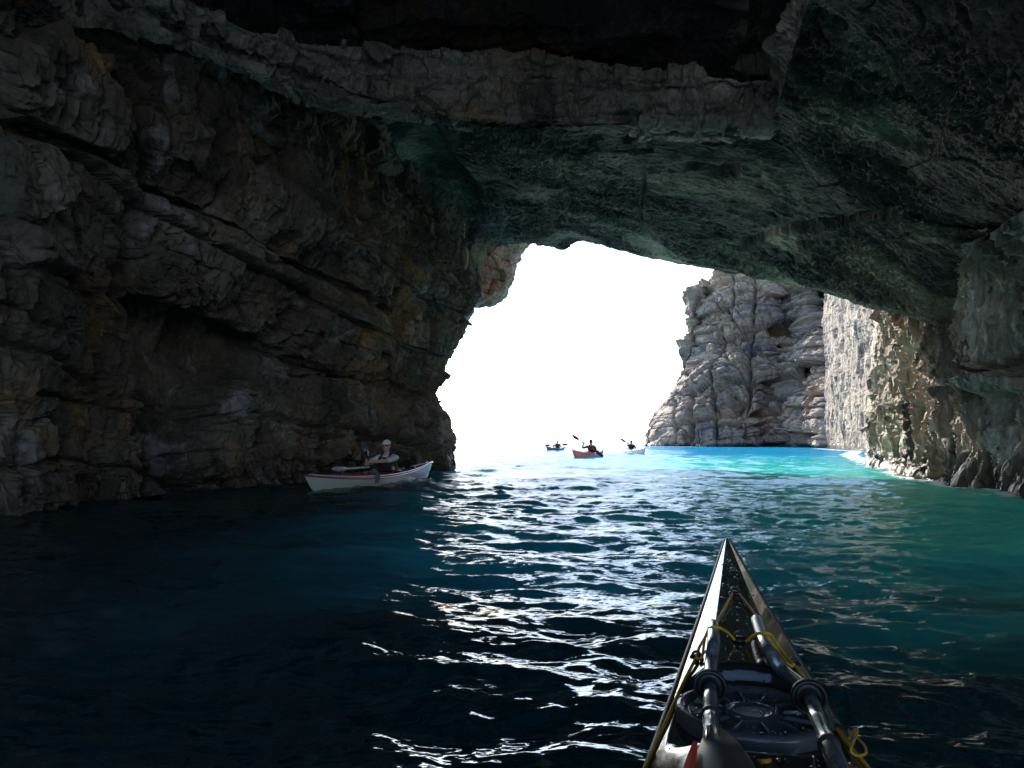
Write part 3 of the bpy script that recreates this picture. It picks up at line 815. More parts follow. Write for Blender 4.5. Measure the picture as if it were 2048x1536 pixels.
# ------------------------------------------------------------------ mesh builder for the objects
class MB:
    def __init__(s): s.v = []; s.f = []
    def add(s, vs, fs):
        o = len(s.v)
        s.v += [tuple(map(float, p)) for p in vs]
        s.f += [tuple(i + o for i in q) for q in fs]
        return s
    def tube(s, pts, rad, seg=10, cap=True, flat=None):
        pts = [Vector(p) for p in pts]
        n = len(pts)
        if not hasattr(rad, '__len__'): rad = [rad] * n
        vs = []
        up = None
        for i, p in enumerate(pts):
            t = (pts[min(i + 1, n - 1)] - pts[max(i - 1, 0)])
            if t.length < 1e-7: t = Vector((0, 0, 1))
            t.normalize()
            if up is None:
                a = Vector((0, 0, 1)) if abs(t.z) < 0.9 else Vector((1, 0, 0))
                up = (a - t * a.dot(t)).normalized()
            else:
                up = (up - t * up.dot(t))
                up = up.normalized() if up.length > 1e-5 else t.orthogonal().normalized()
            sd = t.cross(up)
            for k in range(seg):
                an = 2 * math.pi * k / seg
                vs.append(p + (up * math.cos(an) + sd * math.sin(an)) * rad[i])
        fs = []
        for i in range(n - 1):
            for k in range(seg):
                a, b = i * seg + k, i * seg + (k + 1) % seg
                fs.append((a, b, b + seg, a + seg))
        if cap:
            fs.append(tuple(range(seg))[::-1]); fs.append(tuple((n - 1) * seg + k for k in range(seg)))
        return s.add(vs, fs)
    def ball(s, c, r, rot=None, nu=12, nv=8, z0=-1.0, z1=1.0):
        """ellipsoid (or a band of it between z0 and z1 of its height)"""
        if not hasattr(r, '__len__'): r = (r, r, r)
        vs = []
        p0, p1 = math.asin(max(-1, min(1, z0))), math.asin(max(-1, min(1, z1)))
        for j in range(nv + 1):
            ph = p0 + (p1 - p0) * j / nv
            for i in range(nu):
                th = 2 * math.pi * i / nu
                q = Vector((r[0] * math.cos(ph) * math.cos(th), r[1] * math.cos(ph) * math.sin(th), r[2] * math.sin(ph)))
                if rot is not None: q = rot @ q
                vs.append(q + Vector(c))
        fs = [(j * nu + i, j * nu + (i + 1) % nu, (j + 1) * nu + (i + 1) % nu, (j + 1) * nu + i) for j in range(nv) for i in range(nu)]
        fs.append(tuple(range(nu))[::-1]); fs.append(tuple(nv * nu + i for i in range(nu)))
        return s.add(vs, fs)
    def limb(s, pts, rad, seg=12):
        """a tapering limb with rounded ends"""
        s.tube(pts, rad, seg)
        if not hasattr(rad, '__len__'): rad = [rad] * len(pts)
        for p, r in zip(pts, rad): s.ball(p, r, None, seg, 6)
        return s
    def lathe(s, prof, c=(0, 0, 0), rot=None, seg=40):
        vs = []
        for r, z in prof:
            for k in range(seg):
                a = 2 * math.pi * k / seg
                q = Vector((r * math.cos(a), r * math.sin(a), z))
                if rot is not None: q = rot @ q
                vs.append(q + Vector(c))
        fs = [(j * seg + k, j * seg + (k + 1) % seg, (j + 1) * seg + (k + 1) % seg, (j + 1) * seg + k) for j in range(len(prof) - 1) for k in range(seg)]
        return s.add(vs, fs)
    def box(s, c, size, rot=None):
        vs = []
        for x in (-.5, .5):
            for y in (-.5, .5):
                for z in (-.5, .5):
                    q = Vector((x * size[0], y * size[1], z * size[2]))
                    if rot is not None: q = rot @ q
                    vs.append(q + Vector(c))
        return s.add(vs, [(0, 1, 3, 2), (4, 6, 7, 5), (0, 4, 5, 1), (2, 3, 7, 6), (0, 2, 6, 4), (1, 5, 7, 3)])
    def build(s, name, mat=None, parent=None, smooth=True, remesh=0.0, sm=0):
        me = bpy.data.meshes.new(name)
        me.from_pydata(s.v, [], s.f)
        me.update()
        if remesh:
            o = bpy.data.objects.new('work', me); COL.objects.link(o)
            r = o.modifiers.new('r', 'REMESH'); r.mode = 'VOXEL'; r.voxel_size = remesh
            if sm:
                q = o.modifiers.new('s', 'SMOOTH'); q.iterations = sm; q.factor = 0.5
            dg = bpy.context.evaluated_depsgraph_get(); dg.update()
            me2 = bpy.data.meshes.new_from_object(o.evaluated_get(dg))
            bpy.data.objects.remove(o); bpy.data.meshes.remove(me)
            me = me2; me.name = name
        for p in me.polygons: p.use_smooth = smooth
        return link(name, me, mat, parent)

def spline(pts, n):
    return [tuple(r) for r in catmull(np.array([tuple(p) for p in pts], float), n, 0)]

# ------------------------------------------------------------------ object materials
def gloss_mat(name, color, rough=0.18, flake=0.08, metal=0.0):
    return simple_mat(name, color, rough, metal, coat=0.7, noise=flake, nscale=60)
M = {
    'gel_white': gloss_mat('gel_white', (0.48, 0.52, 0.47), 0.25),
    'gel_pale': gloss_mat('gel_pale', (0.30, 0.31, 0.31), 0.3),
    'gel_red': gloss_mat('gel_red', (0.42, 0.035, 0.045), 0.22),
    'gel_darkred': gloss_mat('gel_darkred', (0.22, 0.03, 0.035), 0.3),
    'gel_grey': gloss_mat('gel_grey', (0.07, 0.08, 0.09), 0.3),
    'gel_orange': gloss_mat('gel_orange', (0.58, 0.05, 0.035), 0.3),
    'pink': gloss_mat('pink_stripe', (0.72, 0.46, 0.50), 0.3),
    'black': simple_mat('black_rubber', (0.012, 0.012, 0.013), 0.45, noise=0.2),
    'neoprene': simple_mat('neoprene', (0.02, 0.02, 0.022), 0.8, noise=0.3, nscale=12),
    'grey_plastic': simple_mat('grey_plastic', (0.35, 0.36, 0.37), 0.4),
    'blade_grey': simple_mat('blade_grey', (0.16, 0.16, 0.16), 0.4),
    'blade_dark': simple_mat('blade_dark', (0.03, 0.03, 0.035), 0.35),
    'skin': simple_mat('skin', (0.58, 0.34, 0.25), 0.5, noise=0.08),
    'skin_backlit': simple_mat('skin_shaded', (0.16, 0.085, 0.06), 0.5, noise=0.08),  # skin darkened in its colour for figures seen against the light
    'shirt': simple_mat('shirt_grey', (0.60, 0.62, 0.66), 0.85, noise=0.15, nscale=20),
    'shirt_dark': simple_mat('shirt_dark', (0.10, 0.05, 0.05), 0.85, noise=0.2, nscale=20),
    'cap': simple_mat('cap_cotton', (0.80, 0.78, 0.73), 0.85),
    'hat': simple_mat('hat_brown', (0.06, 0.045, 0.04), 0.9),
    'vest_dark': simple_mat('vest_dark', (0.035, 0.025, 0.03), 0.8, noise=0.3, nscale=14),
    'vest_red': simple_mat('vest_red', (0.20, 0.04, 0.035), 0.8, noise=0.3, nscale=14),
    'yellow': simple_mat('vest_yellow', (0.62, 0.40, 0.05), 0.7),
    'short': simple_mat('shorts', (0.05, 0.06, 0.08), 0.9),
    'glass': simple_mat('dark_lens', (0.01, 0.01, 0.012), 0.1),
    'hair': simple_mat('hair', (0.05, 0.035, 0.025), 0.7),
    'cord': simple_mat('yellow_cord', (0.52, 0.26, 0.015), 0.6, noise=0.35, nscale=300),
    'cord_dark': simple_mat('dark_bungee', (0.05, 0.03, 0.02), 0.6),
    'red': simple_mat('red_stripe', (0.70, 0.02, 0.012), 0.7, spec=0.08),
    'foam': simple_mat('foam', (0.8, 0.82, 0.84), 0.9, noise=0.1, bump=0.01),
}

# ------------------------------------------------------------------ kayaks
def kayak_shape(s, L, B, zmid, rise, p=1.6, draft=0.11):
    a = abs(s)
    b = B / 2 * max(0.0, 1 - a ** p) + 0.004
    zs = zmid + rise * a ** 1.9
    k = max(0.0, (a - 0.78) / 0.22)
    zk = -draft + (zs + draft) * k ** 1.7
    return b, zs, min(zk, zs - 0.006)

def make_kayak(name, L, B, hull, deck, seam, stripe=None, zmid=0.2, rise=0.2, spray='neoprene', lines=True, cx=-0.36):
    root = empty(name)
    n = 61
    h, d = [], []
    S = [-1 + 2 * i / (n - 1) for i in range(n)]
    for s in S:
        b, zs, zk = kayak_shape(s, L, B, zmid, rise)
        x = s * L / 2
        row = []
        for j in range(17):
            ph = -math.pi / 2 + math.pi * j / 16
            y = b * math.copysign(abs(math.sin(ph)) ** 0.75, math.sin(ph))
            z = zs - (zs - zk) * abs(math.cos(ph)) ** 0.85
            row.append((x, y, z))
        h.append(row)
        row = []
        for j in range(13):
            t = -1 + j / 6
            row.append((x, b * t, zs + 0.42 * b * (1 - abs(t) ** 1.7) * (1 if s > 0.1 else 0.55 if s < -0.2 else 0.8)))
        d.append(row)
    link('hull', grid_mesh('hull', np.array(h)), M[hull], root)
    link('deck', grid_mesh('deck', np.array(d) + np.array([0, 0, 0.002])), M[deck], root)
    m = MB()
    for sy in (-1, 1):
        m.tube([(s * L / 2, sy * (kayak_shape(s, L, B, zmid, rise)[0] + 0.002), kayak_shape(s, L, B, zmid, rise)[1] - 0.008) for s in S], 0.017, 8)
    m.build('seam', M[seam], root)
    if stripe:
        m = MB()
        for sy in (-1, 1):
            m.tube([(s * L / 2, sy * (kayak_shape(s, L, B, zmid, rise)[0] * 0.93), kayak_shape(s, L, B, zmid, rise)[1] + 0.014 + 0.02 * (1 - abs(s))) for s in S[2:-2]], 0.013, 6)
        m.build('deck_stripe', M[stripe], root)
    # coaming and spray deck
    b, zs, zk = kayak_shape(0, L, B, zmid, rise)
    ring = [(cx - 0.05 + 0.40 * math.cos(a), 0.205 * math.sin(a), zs + 0.085 + 0.03 * math.cos(a)) for a in np.linspace(0, 2 * math.pi, 41)]
    MB().tube(ring, 0.014, 8, False).build('coaming', M['black'], root)
    m = MB()
    prof = []
    for k in np.linspace(0, 1, 8):
        prof.append([(cx - 0.05 + (0.39 * (1 - k) + 0.15 * k) * math.cos(a) - 0.03 * k, (0.2 * (1 - k) + 0.15 * k) * math.sin(a),
                      zs + 0.085 + 0.03 * math.cos(a) * (1 - k) + 0.12 * k ** 1.6) for a in np.linspace(0, 2 * math.pi, 33)])
    link('spray_deck', grid_mesh('spray_deck', np.array(prof)), M[spray], root)
    for hx, hr in ((0.30 * L, 0.09), (-0.27 * L, 0.12)):
        b, zs, _ = kayak_shape(hx * 2 / L, L, B, zmid, rise)
        MB().lathe([(0, 0.022), (hr * .7, 0.020), (hr * .9, 0.014), (hr, 0.0), (hr, -0.03)], (hx, 0, zs + 0.28 * b), None, 24).build('hatch_cover', M['black'], root)
    if lines:
        for hx in (0.16, 0.22, 0.37, -0.25):
            m = MB()
            b, zs, _ = kayak_shape(hx * 2, L, B, zmid, rise)
            m.tube(spline([(hx * L, -b, zs + .02), (hx * L, 0, zs + .45 * b + .01), (hx * L + .1, b, zs + .02)], 9), 0.005, 5)
            m.build('bungee_cord', M['black'], root)
    return root

def make_paddle(label, A, B, blade_mat, shaft_mat='black', group=None, blade_w=0.09, roll=0.3, rollb=None):
    """A, B: the outer tips of the two blades in world space"""
    A, B = Vector(A), Vector(B)
    root = empty('paddle', (A + B) / 2)
    if label: tag(root, label, 'paddle', group)
    L = (B - A).length
    rot = (B - A).normalized().to_track_quat('X', 'Z').to_matrix()
    MB().tube([rot @ Vector((t * (L / 2 - 0.28), 0, 0)) for t in (-1, -.5, 0, .5, 1)], 0.0155, 10).build('shaft', M[shaft_mat], root)
    for sgn, rr in ((-1, roll), (1, rollb if rollb is not None else roll)):
        rx = Matrix.Rotation(rr, 3, 'X')
        rows = []
        for k in range(15):
            t = k / 14
            w = blade_w * (math.sin(math.pi * min(1, (t * 0.93 + 0.07)) ** 0.8) ** 0.55) * (0.75 + 0.35 * t) + 0.004
            x = sgn * (L / 2 - 0.48 + 0.48 * t)
            cur = 0.03 * (2 * t - 1) ** 2 - 0.015
            row = []
            for j in range(17):
                a = 2 * math.pi * j / 16
                th = 0.006 + 0.010 * (1 - t)
                row.append(rot @ (rx @ Vector((x, w * math.cos(a), th * math.sin(a) * (1 + 0.6 * (abs(math.cos(a)) < .3)) + cur))))
            rows.append([tuple(r) for r in row])
        link('blade', grid_mesh('blade', np.array(rows)), M[blade_mat], root)
    for sgn in (-1, 1):
        MB().lathe([(0.016, -0.012), (0.034, 0.0), (0.034, 0.01), (0.016, 0.006)], rot @ Vector((sgn * (L / 2 - 0.62), 0, 0)),
                   rot @ Matrix.Rotation(math.pi / 2, 3, 'Y'), 16).build('drip_ring', M['black'], root)
    return root

# ------------------------------------------------------------------ people
def elbow(sh, wr, l1, l2, bend):
    sh, wr = Vector(sh), Vector(wr)
    d = wr - sh
    D = min(d.length, (l1 + l2) * 0.995)
    a = (l1 * l1 - l2 * l2 + D * D) / (2 * D)
    h = math.sqrt(max(0, l1 * l1 - a * a))
    dn = d.normalized()
    b = Vector(bend); b = (b - dn * b.dot(dn)).normalized()
    return sh + dn * a + b * h

def make_person(label, loc, rz, handR, handL, group=None, skin='skin', shirt='shirt', vest='vest_dark', hat='cap', lean=0.06,
                trim='yellow', look=0.0, shaft=None, scale=1.0, glasses=False, vox=0.0085):
    """a seated paddler; local x forward, y left, z up; hands are in local space"""
    root = None
    R = Matrix.Rotation(rz, 3, 'Z')
    hip = Vector((-0.06, 0, 0.10)); chest = Vector((-0.06 + lean * .7, 0, 0.40)); neck = Vector((-0.05 + lean, 0, 0.545))
    head = neck + Vector((0.02, 0, 0.165))
    m = MB()
    rl = Matrix.Rotation(look, 3, 'Z')
    # trunk
    def ring_body(mb, g=0.0, z0=0, z1=9):
        secs = [(hip + Vector((0, 0, -.05)), .12, .165), (hip + Vector((0, 0, .05)), .115, .165), (hip.lerp(chest, .45), .10, .145), (hip.lerp(chest, .8), .11, .16),
                (chest + Vector((0, 0, .04)), .115, .175), (chest + Vector((0.01, 0, .10)), .095, .165), (neck + Vector((0, 0, -.015)), .065, .09)]
        rows = []
        for (c, rx, ry) in secs[z0:z1]:
            rows.append([(c.x + (rx + g) * math.cos(a), c.y + (ry + g) * math.sin(a), c.z) for a in np.linspace(0, 2 * math.pi, 25)[:-1]])
        rows = catmull(np.array(rows), 22, 0)
        n = rows.shape[1]
        fs = [(j * n + i, j * n + (i + 1) % n, (j + 1) * n + (i + 1) % n, (j + 1) * n + i) for j in range(21) for i in range(n)]
        fs.append(tuple(range(n))[::-1]); fs.append(tuple(21 * n + i for i in range(n)))
        mb.add(rows.reshape(-1, 3), fs)
    ring_body(m)
    m.limb([neck + Vector((0, 0, -.03)), neck + Vector((.005, 0, .07))], [.058, .052])
    # head with face
    m.ball(head + Vector((0, 0, .02)), (.092, .074, .105), rl, 16, 12)
    m.ball(head + rl @ Vector((.03, 0, -.05)), (.055, .052, .055), rl, 12, 8)
    m.limb([head + rl @ Vector((.085, 0, .02)), head + rl @ Vector((.108, 0, -.015))], [.011, .015], 8)
    m.ball(head + rl @ Vector((.078, 0, -.055)), (.014, .026, .008), rl, 10, 6)
    m.ball(head + rl @ Vector((.083, 0, .03)), (.012, .045, .009), rl, 10, 6)
    for sy in (-1, 1):
        m.ball(head + rl @ Vector((-.005, sy * .075, .0)), (.02, .01, .032), rl, 8, 6)
    arms = []
    for sy, hd in ((-1, handR), (1, handL)):
        hd = Vector(hd)
        sh = chest + Vector((0.01, sy * .185, .085))
        d0 = (hd - sh).normalized()
        wr = hd - d0 * 0.075
        el = elbow(sh, wr, .29, .26, (0.1, sy * .6, -1))
        m.limb([chest + Vector((0, sy * .12, .10)), sh], [.06, .055])
        m.limb([sh, sh.lerp(el, .5), el], [.054, .047, .038])
        m.limb([el, el.lerp(wr, .35), wr], [.039, .038, .025])
        arms.append((sh, el))
        # palm and five fingers closed round the shaft
        ax = Vector(shaft).normalized() if shaft is not None else Vector((0, 1, 0))
        fwd = (hd - wr).normalized()
        ax = (ax - fwd * ax.dot(fwd)).normalized()
        up = fwd.cross(ax) * (-1 if fwd.cross(ax).z < 0 else 1)
        m.limb([wr, wr + fwd * .05 + up * .012], [.024, .030], 10)
        for k, ln in enumerate((.94, 1.0, .96, .8)):
            o = ax * ((k - 1.5) * .021)
            base = wr + fwd * .062 + up * .02 + o
            m.limb([base, base + fwd * .03 * ln + up * .006, base + fwd * .042 * ln - up * .022, base + fwd * .018 * ln - up * .042], [.0105, .010, .0095, .0085], 8)
        tb = wr + fwd * .03 - ax * .026 * 1.0
        m.limb([tb, tb + fwd * .028 - up * .014, tb + fwd * .045 - up * .034 + ax * .018], [.013, .0115, .0095], 8)
    for sy in (-1, 1):
        hp = hip + Vector((.02, sy * .09, -.02)); kn = Vector((.44, sy * .12, .115)); an = Vector((.84, sy * .07, .02))
        m.limb([hp, hp.lerp(kn, .5), kn], [.08, .068, .05])
        m.limb([kn, kn.lerp(an, .3), an], [.048, .045, .03])
        m.limb([an, an + Vector((.03, 0, .05))], [.036, .025])
    body = m.build('person', M[skin], None, True, vox, 3)
    body.location = loc; body.rotation_euler = (0, 0, rz); body.scale = (scale,) * 3
    tag(body, label, 'person', group)
    # shirt: trunk and short sleeves
    m = MB(); ring_body(m, .010)
    for (sh, el), sy in zip(arms, (-1, 1)):
        m.limb([chest + Vector((0, sy * .10, .10)), sh], [.068, .064])
        m.limb([sh, sh.lerp(el, .75)], [.063, .056])
    m.build('shirt', M[shirt], body, True, .011, 2)
    # life vest: front and back foam panels, shoulder straps, belt
    m = MB()
    ring_body(m, .034, 1, 6)
    v = m.build('life_vest', M[vest], body, True, .012, 3)
    m = MB()
    for sy in (-1, 1):
        m.tube(spline([chest + Vector((-.13, sy * .09, .07)), chest + Vector((-.04, sy * .10, .17)), chest + Vector((.05, sy * .10, .165)), chest + Vector((.145, sy * .085, .06)),
                       chest + Vector((.15, sy * .085, -.05))], 14), .022, 6)
    m.build('strap', M[vest], body)
    if trim:
        m = MB()
        m.ball(chest + Vector((.125, .055, .03)), (.03, .05, .055)); m.ball(chest + Vector((.125, -.055, .03)), (.03, .05, .055))
        m.ball(chest + Vector((.06, .155, -.13)), (.05, .03, .06))
        m.build('chest_pocket', M[trim], body)
    # hat
    top = head + Vector((0, 0, .055))
    if hat == 'cap':
        c = MB(); c.ball(top, (.104, .086, .085), rl, 20, 8, 0.0, 1.0)
        vs = []
        for i in range(9):
            a = -1.1 + 2.2 * i / 8
            vs.append(top + rl @ Vector((.098 * math.cos(a), .084 * math.sin(a), .008)))
        for i in range(9):
            a = -1.1 + 2.2 * i / 8
            vs.append(top + rl @ Vector((.098 * math.cos(a) + .085 * math.cos(a * .9), .075 * math.sin(a), -.012)))
        vs += [p + Vector((0, 0, -.006)) for p in vs]
        fs = []
        for i in range(8):
            fs += [(i, i + 1, i + 10, i + 9), (i + 18, i + 27, i + 28, i + 19), (i + 9, i + 10, i + 28, i + 27)]
        c.add(vs, fs)
        c.build('cap', M['cap'], body)
    elif hat == 'brim':
        c = MB(); c.lathe([(.0, .105), (.05, .10), (.08, .08), (.090, .0), (.125, -.012), (.175, -.004), (.175, -.012), (.12, -.022), (.085, -.012)], top, None, 28)
        c.build('hat', M['hat'], body)
    else:
        c = MB(); c.ball(top - Vector((.01, 0, .01)), (.104, .088, .085), rl, 18, 8, -.25, 1.0); c.build('hair', M['hair'], body)
    if glasses:
        c = MB()
        for sy in (-1, 1): c.ball(head + rl @ Vector((.088, sy * .032, .025)), (.012, .028, .02), rl, 10, 6)
        c.tube([head + rl @ Vector((.09, -.03, .03)), head + rl @ Vector((.095, .03, .03))], .005, 6)
        for sy in (-1, 1): c.tube([head + rl @ Vector((.085, sy * .055, .03)), head + rl @ Vector((0, sy * .078, .02))], .004, 6)
        c.build('sunglasses', M['glass'], body)
    return body

def place(rootobj, loc, rz, pitch=0.0, roll=0.0):
    rootobj.location = loc
    rootobj.rotation_euler = (roll, pitch, rz)

def to_world(p, loc, rz):
    return Matrix.Rotation(rz, 3, 'Z') @ Vector(p) + Vector(loc)

GK = 'sea kayaks out on the water'; GP = 'people paddling sea kayaks'; GD = 'paddles in the kayakers\' hands'
# 1. white kayak by the left wall
bowp, sternp = Vector(P(606, 978, 12.2)), Vector(P(866, 940, 17.4))
c = (bowp + sternp) / 2; c.z = -0.03
hd = math.atan2(bowp.y - sternp.y, bowp.x - sternp.x)
k = make_kayak('sea_kayak', 5.35, 0.56, 'gel_white', 'gel_red', 'gel_darkred', 'pink', zmid=0.135, rise=0.175)
place(k, c, hd, 0.015, 0.0)
tag(k, 'white hulled kayak with red deck drifting beside the dark left wall', 'kayak', GK)
# spare paddle on its foredeck
UP, LO = (0.08, -0.55, 0.80), (1.15, 0.38, 0.04)
lp = to_world((-0.36, 0, 0.0), c, hd)
pa = make_paddle('grey paddle held across the lap of the man in the pale cap', to_world(UP, lp, hd), to_world(LO, lp, hd), 'blade_grey', group=GD, roll=1.1, rollb=0.9)
sa = Vector(LO) - Vector(UP)
h1 = Vector(UP) + sa * 0.23; h2 = Vector(UP) + sa * 0.52
make_person('person in pale cap and sunglasses, grey shirt and dark vest with yellow pockets', lp, hd, h1, h2, GP, hat='cap', shaft=sa, look=0.15, lean=0.10, glasses=True)
b_ = MB()
for sy in (-.05, .06):
    pts = spline([to_world((0.55, sy, 0.335), (0, 0, 0), 0), to_world((1.2, sy, 0.34), (0, 0, 0), 0), to_world((1.75, sy * .6, 0.36), (0, 0, 0), 0)], 12)
    b_.tube(pts, [.016] * 8 + [.03, .05, .045, .01], 8)
sp_ = b_.build('spare_paddle', M['grey_plastic'], None)
sp_.location = c; sp_.rotation_euler = (0, 0.015, hd)
tag(sp_, 'pale spare paddle lying on the foredeck of the white kayak', 'paddle')

# 2-4. the three kayaks out in the bright water
def far_kayak(px, py, D, ang, hull, deck, seam, klabel, plabel, pdlabel, up, lo, frac, hat, vest, shirt, skin='skin_backlit', blade='blade_dark', trim=None, pitch=0.0):
    b0 = Vector(P(px, py, D)); b0.z = 0.0
    k = make_kayak('sea_kayak', 5.2, 0.56, hull, deck, seam, None, zmid=0.17, rise=0.22, lines=False)
    place(k, b0, ang, pitch, 0)
    tag(k, klabel, 'kayak', GK)
    l = to_world((-0.36, 0, 0.02), b0, ang)
    make_paddle(pdlabel, to_world(up, l, ang), to_world(lo, l, ang), blade, group=GD, roll=1.3)
    s = Vector(lo) - Vector(up)
    make_person(plabel, l, ang, Vector(up) + s * frac[0], Vector(up) + s * frac[1], GP, skin=skin, shirt=shirt, vest=vest, hat=hat, shaft=s, trim=trim, vox=.012)
A1 = math.radians(-90 - 24)
far_kayak(1178, 908, 39, A1, 'gel_orange', 'gel_orange', 'gel_darkred', 'red kayak with upturned ends, nearest of those in the bright water',
          'person in wide brimmed hat paddling the red kayak', 'dark paddle raised high beside the person in the brimmed hat',
          (0.10, -1.02, 1.10), (0.35, 0.78, -0.02), (0.34, 0.66), 'brim', 'vest_red', 'shirt_dark')
A2 = math.radians(-90 - 22)
far_kayak(1112, 896, 66, A2, 'gel_grey', 'gel_orange', 'gel_grey', 'grey kayak with orange deck, leftmost in the bright water',
          'bareheaded person in dark clothes in the grey kayak', 'dark paddle held level by the bareheaded person in the grey kayak',
          (0.35, -1.05, 0.42), (0.35, 1.08, 0.50), (0.34, 0.66), 'hair', 'vest_dark', 'shirt_dark')
A3 = math.radians(-90 + 9)
far_kayak(1266, 901, 51, A3, 'gel_pale', 'gel_pale', 'gel_grey', 'white kayak half lost in the glitter, rightmost in the bright water',
          'person in dark vest paddling the white kayak in the glitter', 'dark paddle tilted up to the left by the person in the white kayak',
          (0.55, -0.98, 0.98), (0.45, 0.72, 0.02), (0.34, 0.66), 'hair', 'vest_dark', 'shirt_dark')

# ------------------------------------------------------------------ the kayak the picture is taken from
HEAD = math.radians(90 - 14.4)
KL, KB = 5.30, 0.51
KO = Vector((0.072, 0.0, 0)) + Vector((math.cos(HEAD), math.sin(HEAD), 0)) * 0.19
fx = Vector((math.cos(HEAD), math.sin(HEAD), 0)); fy = Vector((-math.sin(HEAD), math.cos(HEAD), 0))
HX = ((Vector((0.429, 1.385, 0)) - KO).dot(fx)) - 0.055
def fk(s):
    a = abs(s)
    b = KB / 2 * max(0, 1 - a ** 1.05) * (1 - 0.25 * max(0, 1 - a * 3) ** 2) + 0.006
    zs = 0.24 + 0.19 * a ** 1.7
    k = max(0.0, (a - 0.8) / 0.2)
    zk = -0.12 + (zs + 0.12) * k ** 1.8
    return b, zs, min(zk, zs - 0.01)
def deck_z(x, y):
    s = max(-1, min(1, x * 2 / KL))
    b, zs, _ = fk(s)
    t = min(1.0, abs(y) / b)
    crown = 0.30 * b
    z = zs + crown * (1 - max(0, (t - 0.52) / 0.48)) + 0.02 * b * (1 - min(1, t / 0.52) ** 2)
    if t > 0.95: z -= 0.002
    # recess for the round hatch
    dx, dy = x - HX, abs(y)
    m = math.hypot(max(abs(dx + 0.012) - 0.065, 0) / 0.118, dy / 0.152)
    w = 1 / (1 + math.exp(max(-30, min(30, (m - 1.0) * 34))))
    zb = fk(HX * 2 / KL)[1] + 0.012 + 0.04 * dx
    if z > zb: z = z * (1 - w) + zb * w
    return z
def ray_deck(px, py, lift=0.0):
    """world point where the view ray through the photo pixel meets the deck, lifted a little"""
    lo_, hi_ = 0.5, 3.2
    D = 1.5
    for _ in range(40):
        D = (lo_ + hi_) / 2
        p = Vector(P(px, py, D)); q = p - KO
        x, y = q.dot(fx), q.dot(fy)
        if p.z > deck_z(x, y) + lift: lo_ = D
        else: hi_ = D
    p = Vector(P(px, py, D)); q = p - KO
    return Vector((q.dot(fx), q.dot(fy), p.z))       # in the kayak's own frame
boat = empty('sea_kayak', KO, HEAD)
tag(boat, 'glossy black kayak in the foreground, its wet bow pointing at the cave mouth', 'kayak')
# glossy carbon
mc, nt, out = new_mat('black_gelcoat')
b = N_(nt, 'ShaderNodeBsdfPrincipled', Roughness=0.1); b.inputs['Coat Weight'].default_value = 0.2; b.inputs['Coat Roughness'].default_value = 0.04
tc = N_(nt, 'ShaderNodeTexCoord')
n1 = noise_tex(nt, tc.outputs['Object'], 4.0, 8, 0.7, 0.5)
c1 = ramp(nt, n1.outputs[0], [(0.35, (0.008, 0.009, 0.010)), (0.7, (0.03, 0.028, 0.026))])
nt.links.new(c1, b.inputs['Base Color'])
r1 = ramp(nt, noise_tex(nt, tc.outputs['Object'], 7.0, 8, 0.75, 0.2, (0.4, 1.5, 1)).outputs[0], [(0.4, 0.03), (0.7, 0.14)])
nt.links.new(r1, b.inputs['Roughness'])
n2 = noise_tex(nt, tc.outputs['Object'], 240.0, 3, 0.6)
bp = N_(nt, 'ShaderNodeBump', Strength=0.02, Distance=0.001); nt.links.new(n2.outputs[0], bp.inputs['Height'])
n4 = noise_tex(nt, tc.outputs['Object'], 9.0, 3, 0.5)
bp2 = N_(nt, 'ShaderNodeBump', Strength=0.08, Distance=0.004); nt.links.new(n4.outputs[0], bp2.inputs['Height']); nt.links.new(bp.outputs[0], bp2.inputs['Normal'])
nt.links.new(bp2.outputs[0], b.inputs['Normal']); nt.links.new(bp2.outputs[0], b.inputs['Coat Normal'])
nt.links.new(b.outputs[0], out.inputs[0])
S = np.concatenate([np.linspace(-1, 0.25, 60)[:-1], np.linspace(0.25, 1, 420)])
h = []
for s in S:
    b_, zs, zk = fk(s)
    row = []
    for j in range(25):
        ph = -math.pi / 2 + math.pi * j / 24
        y = b_ * math.copysign(abs(math.sin(ph)) ** 0.75, math.sin(ph))
        row.append((s * KL / 2, y, zs - (zs - zk) * abs(math.cos(ph)) ** 0.85))
    h.append(row)
link('hull', grid_mesh('hull', np.array(h)), mc, boat)
T = np.linspace(-1, 1, 121)
d_ = [[(s * KL / 2, fk(s)[0] * t, deck_z(s * KL / 2, fk(s)[0] * t)) for t in T] for s in S]
link('deck', grid_mesh('deck', np.array(d_)), mc, boat)
m = MB()
for sy in (-1, 1):
    m.tube([(s * KL / 2, sy * fk(s)[0], fk(s)[1] - 0.004) for s in S[::3]], 0.0065, 8)
m.build('seam', M['black'], boat)
# coaming and spray deck round the cockpit, under the camera
ring = [(-0.10 + 0.38 * math.cos(a), 0.20 * math.sin(a), 0.33 + 0.02 * math.cos(a)) for a in np.linspace(0, 2 * math.pi, 41)]
MB().tube(ring, 0.013, 8, False).build('coaming', M['black'], boat)
prof = [[(-0.10 + 0.375 * (1 - k) * math.cos(a), 0.195 * (1 - k) * math.sin(a), 0.325 + 0.02 * math.cos(a) * (1 - k) + 0.05 * k) for a in np.linspace(0, 2 * math.pi, 33)] for k in np.linspace(0, 1, 8)]
link('spray_deck', grid_mesh('spray_deck', np.array(prof)), M['neoprene'], boat)
